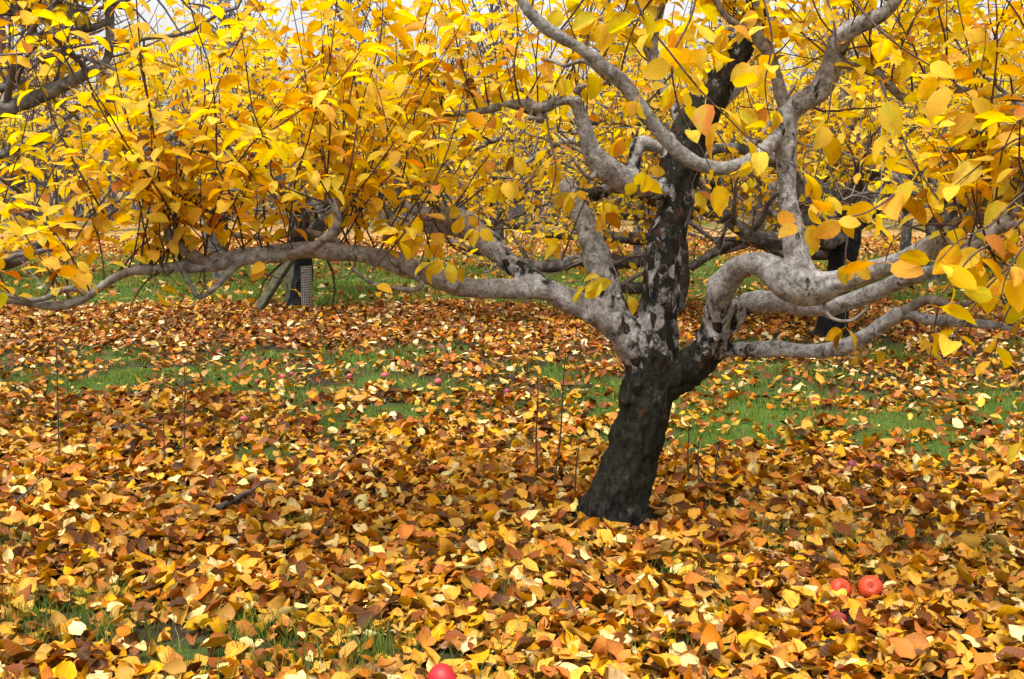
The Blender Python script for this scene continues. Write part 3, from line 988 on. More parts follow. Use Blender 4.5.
    # sparse leaves near the bare middle limbs
    for px, py, d, n in ((480, 232, D0 - .2, 3), (440, 262, D0 - .35, 4), (470, 258, D0 - .25, 2), (403, 225, D0 - .35, 5), (430, 238, D0 - .3, 4), (575, 180, D0 - .1, 3), (560, 240, D0 - .1, 3), (598, 205, D0 - .1, 2),
                         (592, 275, D0 - .2, 3), (635, 178, D0 - .22, 3), (625, 290, D0 - .2, 1), (430, 262, D0 - .4, 2), (690, 190, D0 - .25, 2), (270, 255, D0 - .5, 2), (295, 290, D0 - .5, 1), (165, 290, D0 - .55, 2),
                         (5, 312, D0 - .6, 1), (375, 285, D0 - .4, 1), (1018, 435, D0 - 1.3, 1), (845, 325, D0 - .55, 3), (870, 345, D0 - .5, 1), (465, 215, D0 - .1, 4), (500, 175, D0 - .3, 5), (520, 150, D0 - .2, 4), (545, 165, D0 - .1, 4), (612, 205, D0 + .2, 3), (580, 285, D0 - .15, 3),
                         (570, 190, D0 - .2, 3), (645, 170, D0 - .3, 3), (700, 40, D0 - .9, 5), (665, 20, D0 - .9, 5), (640, 90, D0 - .8, 3), (745, 60, D0 - .8, 4), (735, 110, D0 - .8, 4), (690, 80, D0 - .8, 4), (770, 108, D0 - .7, 4),
                         (815, 190, D0 - .9, 4), (600, 20, D0 - .9, 5), (560, 75, D0 - .5, 3), (720, 20, D0 - .7, 4), (620, 130, D0 + .2, 3), (810, 230, D0 - .8, 4), (840, 250, D0 - .9, 3), (760, 160, D0 - .7, 2)):
        p = P(px, py, d)[0]
        b = p + r.normal(0, .015, 3)
        tw.tube(catmull([b + [r.normal(0, .02), .03, .06], b + [0, .01, .02], b], 3), .0018, 4, cap=False)
        ph = r.uniform(0, 6.28, n)
        el = r.normal(-.7, .35, n)
        LV2.add(np.repeat(b[None], n, 0), np.stack([np.cos(ph) * np.cos(el), np.sin(ph) * np.cos(el) * .6, np.sin(el)], -1), r.normal(0, .7, (n, 3)) + [0, -.8, .5], .079 * r.uniform(.8, 1.15, n), colours(PAL_TREE, n, r)[0], r.integers(0, 6, n))

    # limb-borne upright shoots
    def along(key, a, b, count, lmin, lmax, lean=.35, toward=0., size=.070, spacing=.034, keep=.92, yj=.0):
        c = wc[key] if isinstance(key, str) else key
        for t in np.linspace(a, b, count):
            q = c[int(np.clip(t + r.normal(0, .01), 0, .999) * len(c))]
            d = np.array([r.normal(0, lean), r.normal(-toward, lean), 1.0])
            ln = r.uniform(lmin, lmax)
            base = q[:3] + np.array([0, 0, q[3] * .5]) + [0, r.normal(0, yj), 0]
            pts = grow(base, d, ln, r, 9, .3, .19)
            add_shoot(pts, r.uniform(.003, .0048), spacing, size, keep=keep, spread=.75)
            if r.random() < .55:
                k = r.integers(2, 5)
                p2 = grow(pts[k], unit(pts[k] - pts[k - 1]) + r.normal(0, .45, 3), ln * r.uniform(.35, .6), r, 6, .5, .13)
                add_shoot(p2, .0026, spacing, size * .95, keep=keep, spread=.75)
    ll = wc['limb left']
    along('limb left', .50, .99, 22, .65, 1.4, .55, .15)
    along('limb left', .55, .99, 9, .25, .6, .6, .25)
    along(world_chain(br[0]), .05, .95, 14, .6, 1.25, .5, .05)
    along(world_chain(br[2]), .3, .95, 6, .8, 1.3, .55, .1)
    along(world_chain(br[4]), .3, .95, 4, .8, 1.3, .6, .1)
    along(world_chain(br[5]), .2, .95, 4, .7, 1.2, .5)
    along('limb left_fork', .75, .99, 7, .5, 1.1, .35)
    along('limb left_fork_back', .4, .99, 7, .5, 1.2, .4)
    along(world_chain(br[7]), .3, .95, 6, .4, .9, .5)
    along('limb elbow_arm', .2, .95, 7, .3, .8, .4, keep=.7)
    along(world_chain(br[9]), .2, .95, 6, .35, .8, .45, keep=.8)
    along('limb elbow', .7, .98, 3, .3, .6, .5, keep=.5)
    along('limb sweeping', .55, .98, 7, .25, .6, .6, keep=.7)
    along('limb riser_arm', .3, .98, 8, .25, .7, .7, .2, keep=.7)
    along(world_chain(br[16]), .2, .95, 16, .3, .8, .5, .2)
    along('limb sinuous', .78, .99, 14, .4, .9, .55, .2)
    along(world_chain(br[18]), .1, .95, 5, .3, .6, .6, .2)
    along(world_chain(br[19]), .1, .95, 10, .25, .6, .8, .4)
    along(world_chain(br[20]), .2, .95, 6, .2, .45, .8, .4)
    along('trunk', .90, .99, 6, .3, .7, .8)
    along('limb upper_left', .4, .98, 8, .3, .7, .7)
    along(world_chain(br[13]), .4, .95, 6, .2, .5, .8, .2, keep=.7)
    along(world_chain(br[14]), .2, .9, 4, .2, .4, .8, .2, keep=.7)
    along('limb back_arm', .4, .98, 6, .3, .7, .6)
    along('limb low_right', .93, .99, 4, .2, .4, .9, .3, keep=.6)

    # bare spur twigs under and around the left limb
    for key, a, b, n in (('limb left', .55, .98, 26), ('limb left_fork_back', .3, .98, 18), ('limb sinuous', .75, .95, 8), ('limb riser_arm', .1, .5, 6), ('limb left_fork', .85, .98, 8)):
        c = wc[key]
        for t in r.uniform(a, b, n):
            q = c[int(t * (len(c) - 1))]
            d = unit(r.normal(0, 1, 3) * [1, .8, .6])
            pts = grow(q[:3] + d * q[3] * .6, d, r.uniform(.1, .35), r, 6, .3, .45)
            tw.tube(pts, np.linspace(.006, .002, 6) * r.uniform(.5, 1), 5, cap=False)
    link('twigs', tw.mesh('twigs', M_shoot, origin=TB), root, kind='stuff')

    # ---- leaves: the 300 that show largest are parts, the rest one mass
    p, Rm, s, c, t = LV.arrays()
    # a clear view on to the trunk, as in the photograph: no leaves hang in front of it
    ctr = p + Rm[:, :, 0] * (s * .8)[:, None]
    x, y, f = project(ctr)
    hide = (f < D0) & (((x > 625) & (x < 700) & (y > 195)) | ((x > 560) & (x < 640) & (y > 215) & (y < 380)) | ((x > 690) & (x < 830) & (y > 235)))
    low = (y > 300) & (x < 880)
    thin = (x > 500) & (x < 700) & (y > 120) & (f < D0 + .1) & (r.random(len(x)) < .45)
    gone = np.zeros(len(x), bool)
    for k_, pr in (('riser_arm', .8), ('sweeping', .75), ('elbow', .75), ('elbow_arm', .6), ('riser', .9), ('left_fork', .7), ('upright', .8), ('left', .6), ('low_right', .85), ('sinuous', .65)):
        cw = wc['limb ' + k_]
        cx, cy, cf = project(cw[:, :3])
        cr = cw[:, 3] / cf * F + (9 if k_ != 'left' else 3)
        dd = np.min(np.hypot(x[:, None] - cx, y[:, None] - cy) - cr, axis=1)
        gone |= (dd < 0) & (f < cf.max()) & (r.random(len(x)) < pr)
    corner = (x < 120) & (y < 130) & (r.random(len(x)) < np.where((y > 55) & (y < 128 - x * .45), .8, .5))
    keep = ~(hide | low | thin | gone | corner)
    p, Rm, s, c, t = (np.concatenate([q[keep], q2]) for q, q2 in zip((p, Rm, s, c, t), LV2.arrays()))
    x, y, f = project(p + Rm[:, :, 0] * (s * .8)[:, None])
    area = s / f * np.abs(np.einsum('ni,ni->n', Rm[:, :, 2], unit(np.array([0, 0, CH]) - p))) ** .5
    area = np.where((x > 5) & (x < W - 5) & (y > 5) & (y < H), area, 0)
    big = np.argsort(-area)[:300]
    msk = np.zeros(len(p), bool)
    msk[big] = True
    tm = [template_mesh('leaf', q, M_leaf_o) for q in TREE_T0]
    for i in big:
        o = link('leaf', tm[t[i]], root)
        place_leaf(o, p[i], Rm[i], s[i], c[i], TB)
    link('foliage', leaves_mesh('foliage', (p[~msk], Rm[~msk], s[~msk], c[~msk], t[~msk]), TREE_T0, M_leaf, TB), root, kind='stuff')
    print('main leaves', len(p))


build_main_tree()


# ==================================================================== APPLE TREES BEHIND
def orchard_tree(x, y, label, seed, lod=1, height=3.6, spread=2.9, n_leaf_shoots=170, size=.085, trunk_r=.13, dark_base=True, lean=(0, 0), single=0, extra=None, spacing=.05, group='apple trees standing behind', trunk_h=.95, n_limbs=0):
    r = np.random.default_rng(seed)
    base = np.array([x, y, float(gz(x, y)) - .03])
    root = link('apple_tree', None, loc=base, label=label, cat='tree', group=group)
    fork = np.array([x + lean[0], y + lean[1], trunk_h])
    mid = (base + fork) / 2 + [r.normal(0, .05), r.normal(0, .05), 0]
    tp = catmull(np.array([[*base, trunk_r * 1.45], [*(base + (mid - base) * .25), trunk_r * 1.05], [*mid, trunk_r * .9], [*fork, trunk_r * .95], [*(fork + [r.normal(0, .1), r.normal(0, .1), .35]), trunk_r * .7], [*(fork + [r.normal(0, .2), r.normal(0, .2), .9]), trunk_r * .5]]), 5)
    tp[:, :3] += (np.column_stack([fbm(tp[:, :3] * 4, s_, 2) for s_ in (4, 5, 6)]) - .5) * .05
    m = MB()
    m.tube(tp[:17, :3], (tp[:, 3] * (1 + .25 * (fbm(tp[:, :3] * 9, 3, 2) - .5)))[:17], 12)
    link('trunk', m.mesh('trunk', M_bgdark if dark_base else M_bgbark, origin=base), root)
    nl = n_limbs or r.integers(6, 8)
    tw = MB()
    LV = Leaves()
    arms = [tp[14:]]
    for k in range(nl):
        a = k * 2 * math.pi / nl + r.normal(0, .25)
        hd = np.array([math.cos(a), math.sin(a), 0])
        ln = spread * r.uniform(.75, 1.1)
        rise = r.uniform(.0, .5) if k % 3 else r.uniform(.8, 1.5)
        st = tp[int(len(tp) * r.uniform(.5, .75)), :3]
        c = [st, st + hd * ln * .2 + [0, 0, .22 + rise * .2], st + hd * ln * .45 + [0, 0, .3 + rise * .5], st + hd * ln * .75 + [0, 0, .25 + rise * .8], st + hd * ln + [0, 0, .05 + rise]]
        c = np.array(c) + np.vstack([[0, 0, 0], r.normal(0, .10 * spread / 2.5, (4, 3))])
        c = catmull(np.column_stack([c, np.array([.55, .52, .42, .28, .12]) * trunk_r]), 6)
        arms.append(c)
    for c in (extra or []):
        arms.append(c)
    sec = []
    for c in arms:
        m = MB()
        m.tube(c[:, :3], c[:, 3] * (1 + .3 * (fbm(c[:, :3] * 12, 3, 2) - .5)), 8 if lod < 2 else 6)
        link('limb', m.mesh('limb', M_bgbark, origin=base), root)
        for _ in range(5):
            q = c[r.integers(len(c) // 4, len(c) - 1)]
            d = unit(np.array([r.normal(), r.normal(), abs(r.normal(.25, .5))]))
            s2 = grow(q[:3], d, r.uniform(.5, 1.2) * spread / 2.8, r, 9, .25, .28)
            rr = np.linspace(q[3] * .5, .008, 9)
            tw.tube(s2, rr, 5, cap=False)
            sec.append(s2)
    pool = arms + sec
    for k in range(n_leaf_shoots):
        c = pool[r.integers(len(pool))]
        q = c[r.integers(len(c) // 3, len(c))][:3]
        ln = r.uniform(.35, 1.25) * height / 3.6
        ln = min(ln, max(.25, height - q[2]) * 1.0)
        pts = grow(q, [r.normal(0, .42), r.normal(0, .42), 1.0 if r.random() < .8 else r.normal(.1, .3)], ln, r, 6, .45, .16)
        tw.tube(pts, np.linspace(.0065, .003, 6) * (1.0 if lod < 2 else 1.4), 3, cap=False)
        leaf_shoot(LV, pts, r, spacing, size, nt=4 if lod == 1 else 2, spread=1.4, keep=.9, droop=.2)
    # bare tangle of twigs low in the crown
    for k in range(int(n_leaf_shoots * .9)):
        c = pool[r.integers(len(pool))]
        q = c[r.integers(len(c) // 4, len(c))][:3]
        pts = grow(q, r.normal(0, 1, 3), r.uniform(.2, .7), r, 5, .2, .4)
        tw.tube(pts, np.linspace(.007, .003, 5) * (1.0 if lod < 2 else 1.4), 3, cap=False)
    link('twigs', tw.mesh('twigs', M_bgtwig, origin=base), root, kind='stuff')
    p, Rm, s, c, t = LV.arrays()
    ok = p[:, 2] > .45
    p, Rm, s, c, t = p[ok], Rm[ok], s[ok], c[ok], t[ok]
    T = TREE_T1 if lod == 1 else TREE_T2
    msk = np.zeros(len(p), bool)
    if single:
        px, py, f = project(p)
        sc = np.where((px > 5) & (px < W - 5) & (py > 5), s / f, 0)
        big = np.argsort(-sc)[:single]
        msk[big] = True
        tm = [template_mesh('leaf', q, M_leaf_o) for q in T]
        for i in big:
            o = link('leaf', tm[t[i]], root)
            place_leaf(o, p[i], Rm[i], s[i], c[i], base)
    link('foliage', leaves_mesh('foliage', (p[~msk], Rm[~msk], s[~msk], c[~msk], t[~msk]), T, M_leaf, base), root, kind='stuff')
    return len(p)


def ex(rows):
    return world_chain(rows, 6)


b1 = G(830, 337)
b2 = G(297, 311)
tot = 0
tot += orchard_tree(b1[0], b1[1], 'apple tree with wet black trunk seen under the S-bent limb at right', 101, 1, 4.0, 3.1, 330, .088, .135, single=300, lean=(.12, 0),
                    extra=[ex([(838, 240, b1[1], 12), (800, 240, b1[1] - .3, 9), (765, 240, b1[1] - .6, 9), (735, 225, b1[1] - .8, 7), (712, 203, b1[1] - .9, 6), (690, 192, b1[1] - 1, 4)]),
                           ex([(838, 250, b1[1], 10), (790, 252, b1[1] + .5, 7), (745, 240, b1[1] + .8, 6), (715, 252, b1[1] + .9, 5), (690, 268, b1[1] + 1, 4)]),
                           ex([(846, 250, b1[1], 11), (849, 190, b1[1], 10), (853, 150, b1[1] - .1, 9), (846, 90, b1[1] - .1, 7), (858, 40, b1[1], 5)])])
tot += orchard_tree(b2[0], b2[1], 'apple tree whose black trunk wears a perforated grey guard at left', 102, 1, 4.0, 3.0, 330, .086, .115, single=300, lean=(.06, 0))
B3 = (-4.7, 6.6)
tot += orchard_tree(B3[0], B3[1], 'apple tree at the left edge sending one thick grey limb into view', 103, 1, 3.3, 2.5, 120, .088, .14, single=300, dark_base=False, n_limbs=3,
                    extra=[ex([(-260, 190, 6.6, 12), (-120, 150, 6.3, 10), (-40, 124, 6.1, 9), (0, 111, 6.0, 8.5), (36, 98, 5.95, 8), (66, 84, 5.9, 7), (86, 74, 5.9, 6), (106, 62, 5.9, 4.6), (110, 30, 5.9, 4.4), (108, -20, 5.9, 4)]),
                           ex([(106, 22, 5.9, 3.4), (92, 28, 5.85, 3.6), (70, 32, 5.85, 3.4), (45, 36, 5.8, 3), (30, 34, 5.8, 2.4)]),
                           ex([(-60, 120, 6.1, 5), (-10, 92, 6, 4.5), (12, 86, 6, 4), (26, 78, 6, 2.6)]),
                           ex([(-60, -40, 6.1, 4), (-10, -10, 6, 4), (12, 8, 6, 3.4), (28, 30, 6, 2.6)]),
                           ex([(-140, 290, 6.2, 8), (-40, 270, 6.0, 7), (12, 262, 5.9, 6), (40, 244, 5.9, 5), (62, 216, 5.9, 4)])])
rows = [
    (-7.2, 10.6, 'apple tree at the far left behind the edge tree', 1, 150), (7.6, 10.2, 'apple tree at the right edge behind the large hanging leaves', 1, 210), (1.75, 12.6, 'apple tree directly behind the main trunk, low limbs near the grass', 1, 210), (3.6, 14.8, 'apple tree right of the main trunk in the second row', 1, 170),
    (-8.6, 16.9, 'apple tree at far left of the second row', 2, 170), (-4.4, 17.4, 'apple tree in the second row above the wooden prop', 2, 170), (-0.25, 19.0, 'apple tree in the second row between the left limb and the trunk', 2, 160), (6.2, 17.0, 'apple tree in the second row above the low right limb', 2, 180), (10.2, 17.5, 'apple tree at far right of the second row', 2, 170),
    (-11.5, 23.5, 'apple tree at far left of the third row', 2, 130), (-6.2, 23.8, 'apple tree second from left in the third row', 2, 130), (2.6, 23.4, 'apple tree in the third row right of the trunk', 2, 130), (8.2, 24.0, 'apple tree second from right in the third row', 2, 130), (13.0, 23.6, 'apple tree at far right of the third row', 2, 130),
]
EXTRA = {2: [ex([(668, 250, 12.5, 8), (630, 262, 12.2, 7), (590, 258, 12, 6.5), (548, 267, 11.8, 6), (505, 258, 11.6, 5), (462, 246, 11.4, 4), (430, 236, 11.3, 3)]),
             ex([(668, 240, 12.5, 7), (625, 238, 12.6, 6), (580, 236, 12.7, 5), (535, 232, 12.8, 4), (490, 216, 12.8, 3)]),
             ex([(668, 285, 12.5, 6), (630, 288, 12.0, 6), (610, 284, 11.8, 5), (598, 268, 11.7, 5), (575, 262, 11.6, 3)])]}
for i, (x, y, lb, lod, ns) in enumerate(rows):
    hh = 4.1 + .35 * math.sin(i * 2.1)
    if -4 < x / y * 10 < 1.8 and y > 15:
        hh -= .2
    tot += orchard_tree(x, y, lb, 200 + i, lod, hh, 3.0, int(ns * 1.45), .088 if lod == 1 else .10, .12, dark_base=(i in (0, 1, 3)), extra=EXTRA.get(i), spacing=.05 if lod == 1 else .062)
print('background leaves', tot)


# ==================================================================== BARE WOODS FAR BEHIND
def bare_tree(x, y, h, label, seed, mat):
    r = np.random.default_rng(seed)
    base = np.array([x, y, 0.0])
    root = link('bare_tree', None, loc=base, label=label, cat='tree', group='bare trees of the wood behind the orchard')
    t = grow(base, [r.normal(0, .06), 0, 1], h, r, 10, .3, .05)
    m = MB()
    m.tube(t, np.linspace(h * .018, h * .004, 10), 7)
    link('trunk', m.mesh('trunk', mat, origin=base), root)
    m = MB()
    for k in range(60):
        i = r.uniform(.12, .98)
        q = np.array([np.interp(i * 9, np.arange(10), t[:, j]) for j in range(3)])
        a = r.uniform(0, 6.28)
        ln = h * r.uniform(.16, .36) * (1.1 - .5 * i)
        b = grow(q, [math.cos(a), math.sin(a), r.uniform(.3, 1.2)], ln, r, 7, .5, .16)
        m.tube(b, np.linspace(h * .005, h * .0016, 7), 4, cap=False)
        for _ in range(9):
            s0 = b[r.integers(1, 7)]
            m.tube(grow(s0, r.normal(0, 1, 3) + [0, 0, .5], ln * r.uniform(.25, .6), r, 4, .4, .2), np.linspace(h * .0022, h * .0012, 4), 3, cap=False)
    link('crown', m.mesh('crown', mat, origin=base), root, kind='stuff')


bt = [(-23, 40, 'far left'), (-18.5, 44, 'second from left'), (-14.5, 38, 'third from left'), (-10, 46, 'fourth from left'), (-5.5, 43, 'left of the trunk'), (-1.5, 48, 'just left of the trunk'),
      (4, 44, 'behind the trunk'), (8.5, 47, 'right of the trunk'), (12.5, 40, 'third from right'), (17, 45, 'second from right'), (21.5, 41, 'far right')]
for i, (x, y, wd) in enumerate(bt):
    red = x < -13
    hgt = 10.8 + 1.3 * math.sin(i * 1.7) - (1.0 if -12 < x < 5 else 0)
    bare_tree(x, y, hgt, f'bare {"reddish" if red else "grey"} tree in the hazy wood, {wd}', 300 + i, M_greyred if red else M_grey)

m = MB()
r = np.random.default_rng(9)
for k in range(1500):
    b = np.array([r.uniform(-34, 34), r.uniform(50, 60), 0])
    m.tube(grow(b, [r.normal(0, .3), r.normal(0, .2), 1], r.uniform(2, 5.2), r, 5, .3, .2), np.linspace(.045, .02, 5), 3, cap=False)
link('brushwood', m.mesh('brushwood', M_grey), kind='stuff', label='grey tangle of brushwood far behind the orchard', cat='brushwood')


# ==================================================================== PROP AND GUARD AT THE LEFT TREE
def build_prop():
    top = P(291, 258, b2[1] - .10)[0]
    bot = G(247, 317)
    bot = np.array([bot[0], b2[1] - .30, float(gz(bot[0], b2[1] - .3)) - .01])
    d = unit(top - bot)
    ln = np.linalg.norm(top - bot) + .06
    xa = unit(np.cross(d, [.55, .85, 0]))
    ya = np.cross(d, xa)
    bm = bmesh.new()
    bmesh.ops.create_cube(bm, size=1)
    for v in bm.verts:
        v.co = Vector((v.co.x * .095, v.co.y * .07, (v.co.z + .5) * ln))
    bmesh.ops.bevel(bm, geom=list(bm.edges), offset=.006, segments=2, affect='EDGES')
    m = bpy.data.meshes.new('wooden_prop')
    bm.to_mesh(m)
    bm.free()
    m.materials.append(M_plank)
    o = link('wooden_prop', m, label='weathered wooden plank leaning against the black guarded trunk', cat='prop')
    M4 = Matrix.Identity(4)
    for i in range(3):
        M4[i][0], M4[i][1], M4[i][2], M4[i][3] = float(xa[i]), float(ya[i]), float(d[i]), float(bot[i])
    o.matrix_world = M4


build_prop()


def build_guard():
    base = np.array([b2[0], b2[1], float(gz(b2[0], b2[1]))])
    rad, hgt, nu, nz = .165, .50, 24, 18
    a0, a1 = R(-62), R(150)                   # open towards the front
    mb = MB()
    du = (a1 - a0) / nu
    dz = hgt / nz

    def pt(a, z, rr):
        return [rr * math.cos(a), rr * math.sin(a), z]
    for i in range(nu):
        for j in range(nz):
            ac = a0 + (i + .5) * du
            zc = .01 + (j + .5) * dz + (dz * .0 if i % 2 else 0)
            flare = rad * (1 + .10 * zc)
            out = [(-.5, -.5), (.5, -.5), (.5, .5), (-.5, .5)]
            hole = [(-.40, 0), (0, -.40), (.40, 0), (0, .40)]
            v = [pt(ac + u * du, zc + q * dz, flare) for u, q in out] + [pt(ac + u * du, zc + q * dz, flare) for u, q in hole]
            mb.add(v, [[0, 1, 5], [1, 2, 6], [2, 3, 7], [3, 0, 4], [0, 5, 4], [1, 6, 5], [2, 7, 6], [3, 4, 7]])
    link('trunk_guard', mb.mesh('trunk_guard', M_guard), loc=base, label='grey perforated sleeve standing open round the black trunk beside the plank', cat='tree guard')


build_guard()

# ==================================================================== FALLEN LEAVES
LIT_T0 = [leaf_template(0, a, f, tw, wd, .045, .12, 80 + i, ro) for i, (a, f, tw, wd, ro) in enumerate(
    [(.25, .10, .2, .35, 0), (.6, .2, -.3, .34, .25), (-.45, .15, .3, .36, .3), (1.0, .25, .5, .33, .5), (-.8, .35, -.45, .33, .45), (.1, .4, .6, .36, .2), (.3, -.2, .2, .37, -.2), (-.3, .7, .4, .34, 0)])] + [lobed_template(3), lobed_template(8)]
FLAT = [1, 0, 0, 0, 0, 0, 1, 0, 1, 1]
LIT_T1 = [leaf_template(1, a, f, .3, .32, .03, .1, 90 + i) for i, (a, f) in enumerate([(.3, .3), (.8, .4), (-.5, .6), (-.2, .1)])]


def scatter(y0, y1, dens, r, margin=1.3):
    """random ground spots inside the view (and a step to each side), dens per square metre"""
    hw = .455 * y1 + margin
    n = int(dens * 2 * hw * (y1 - y0))
    x = r.uniform(-hw, hw, n)
    y = r.uniform(y0, y1, n)
    ok = np.abs(x) < .455 * y + margin
    return x[ok], y[ok]


def litter_arrays(x, y, r, nt, size, pal_mix, z_lo, z_hi, tilt):
    n = len(x)
    a = r.uniform(0, 6.28, n)
    el = r.normal(0, tilt, n)
    d = np.stack([np.cos(a) * np.cos(el), np.sin(a) * np.cos(el), np.sin(el)], -1)
    nm = np.array([0, 0, 1.0]) + r.normal(0, tilt * 1.1, (n, 3))
    nm[r.random(n) < .42] *= -1
    c1, k1 = colours(PAL_NEAR, n, r, .16)
    c2, k2 = colours(PAL_BACK, n, r, .16)
    sel = r.random(n) < pal_mix
    c = np.where(sel[:, None], c2, c1)
    k = np.where(sel, k2, k1)
    s = size * np.clip(r.normal(1, .28, n), .45, 1.7)
    z = gz(x, y) + r.uniform(z_lo, z_hi, n) + np.abs(np.sin(el)) * s * .35
    L_ = Leaves()
    p = np.stack([x, y, z], -1) - d * (s * .55)[:, None]
    L_.add(p, d, nm, s, c, r.integers(0, nt, n))
    return L_.arrays(), k


APPLES = [(840, 600, .072, 'r', 'orange-red apple with its stem hollow facing us, left of the close pair at lower right'), (870, 600, .082, 'r', 'orange-red apple, right of the close pair at lower right'), (838, 628, .055, 'd', 'dark red apple half buried just below the close pair'),
          (443, 693, .098, 'p', 'crimson apple half buried at the bottom edge'), (852, 472, .055, 'v', 'purple-red apple on the grass edge right of the trunk'), (877, 474, .045, 'v', 'small dull purple apple beside the purple-red one'),
          (438, 386, .055, 'k', 'pink apple rightmost of the scattered ones on the grass'), (430, 390, .045, 'k', 'small pink apple just left of the rightmost one on the grass'), (385, 380, .06, 'k', 'faded pink apple among leaves below the left limb'), (350, 381, .055, 'k', 'pink apple left of the faded one below the left limb'),
          (283, 381, .05, 'k', 'pink apple between the grass tufts left of centre'), (268, 366, .05, 'k', 'faraway pink apple highest of the scatter on the left'), (240, 380, .05, 'v', 'dull purple apple leftmost of the upper scatter'), (244, 424, .05, 'k', 'pink apple alone lower left among yellow leaves'),
          (292, 378, .045, 'v', 'small purple apple touching the pink one left of centre'), (258, 385, .045, 'k', 'small pink apple above the lone lower left one'), (507, 396, .05, 'v', 'dull red apple left of the trunk'), (790, 384, .05, 'v', 'dull red apple under the low right limb')]
AP_POS = [(G(px, py), rr) for px, py, rr, *_ in APPLES]


def clear_of(x, y, z_ok=None):
    ok = np.ones(len(x), bool)
    for p, d in AP_POS:
        ok &= ((x - p[0]) / (d * .62)) ** 2 + ((y - p[1] + d * .4) / (d * (.75 if p[1] < 6 else 1.8))) ** 2 > 1
    ok &= (x - TB[0]) ** 2 + (y - TB[1]) ** 2 > .19 ** 2
    return ok


def build_litter():
    r = np.random.default_rng(21)
    # near carpet, bottom to top
    x, y = scatter(2.7, 7.4, 1650, r)
    cv = cover(x, y)
    k = (r.random(len(x)) < np.clip(cv ** 1.8 * 1.15, 0.03, 1)) & clear_of(x, y)
    x, y, cv = x[k], y[k], cv[k]
    A, kk = litter_arrays(x, y, r, 8, .061, np.clip((y - 6.4) / 2.0, 0, .7), .002, .042, .30)
    p, Rm, s, c, t = A
    lob = r.random(len(t)) < .008
    t = np.where(lob, 8 + (r.random(len(t)) < .5), t)
    s = np.where(lob, s * 1.35, s)
    c[lob, :3] = np.array([.30, .13, .06]) * r.uniform(.6, 1.3, (lob.sum(), 1))
    kk = np.where(lob, 4, kk)
    px, py, f = project(p + Rm[:, :, 0] * (s * .55)[:, None])
    lift = p[:, 2] - gz(p[:, 0], p[:, 1])
    score = np.where((px > 12) & (px < W - 12) & (py < H - 6) & (lift > .022), s / f * np.abs(Rm[:, 2, 2]) ** .3, 0)
    msk = np.zeros(len(p), bool)
    tm = [template_mesh('fallen_leaf', q, M_litter_o) for q in LIT_T0]
    lx = [(60, 'at the left edge'), (150, 'far left'), (240, 'left'), (330, 'centre left'), (410, 'left of the crimson apple'), (480, 'round the crimson apple'), (560, 'right of the crimson apple'), (640, 'before the trunk'), (720, 'right of the trunk'), (800, 'left of the apple pair'), (890, 'below the apple pair'), (960, 'right of the apple pair'), (1100, 'at the right edge')]
    ly = [(600, 'in the middle foreground'), (625, 'in the lower foreground'), (648, 'just off the bottom'), (720, 'at the bottom edge')]
    seen = set()
    for i in np.argsort(-score):
        hx = next(n_ for v_, n_ in lx if px[i] < v_)
        vy = next(n_ for v_, n_ in ly if py[i] < v_)
        form = 'lobed' if t[i] >= 8 else ('flat' if FLAT[t[i]] else 'curled')
        sz = 'large ' if s[i] > .086 else ''
        dx, dy = Rm[i, 0, 0], Rm[i, 1, 0]
        tip = ('tip right' if dx > 0 else 'tip left') if abs(dx) > abs(dy) else ('tip away' if dy > 0 else 'tip forward')
        lb = f'{sz}{form} {COLNAME[kk[i]]} leaf, {tip}, {hx}, {vy}'
        if lb in seen:
            continue
        seen.add(lb)
        msk[i] = True
        o = link('fallen_leaf', tm[t[i]], label=lb, cat='leaf', group='fallen leaves lying in the foreground')
        place_leaf(o, p[i], Rm[i], s[i], c[i])
        if len(seen) >= 300:
            break
    link('leaf_litter', leaves_mesh('leaf_litter', (p[~msk], Rm[~msk], s[~msk], c[~msk], t[~msk]), LIT_T0, M_litter, (0, 0, 0)), kind='stuff', label='thick carpet of yellow, tan and brown fallen apple leaves', cat='leaves')
    n1 = len(p)
    x, y = scatter(7.4, 13.5, 640, r)
    cv = cover(x, y)
    k = (r.random(len(x)) < np.clip(cv ** 1.8 * 1.1, .03, 1)) & clear_of(x, y)
    A, _ = litter_arrays(x[k], y[k], r, 4, .063, np.clip((y[k] - 7.2) / 2.2, .2, .95), .01, .05, .30)
    L2 = leaves_mesh('leaf_litter', A, LIT_T1, M_litter, (0, 0, 0))
    link('leaf_litter', L2, kind='stuff', label='band of rusty brown fallen leaves beyond the main tree', cat='leaves')
    n2 = len(A[0])
    x, y = scatter(13, 32, 150, r)
    cv = cover(x, y)
    k = r.random(len(x)) < np.clip(cv * 1.0, .02, 1)
    A, _ = litter_arrays(x[k], y[k], r, 2, .10, np.full(k.sum(), .6), .01, .05, .35)
    link('leaf_litter', leaves_mesh('leaf_litter', A, TREE_T2, M_litter, (0, 0, 0)), kind='stuff', label='thin scatter of fallen leaves under the rear apple rows', cat='leaves')
    print('litter', n1, n2, len(A[0]))


build_litter()


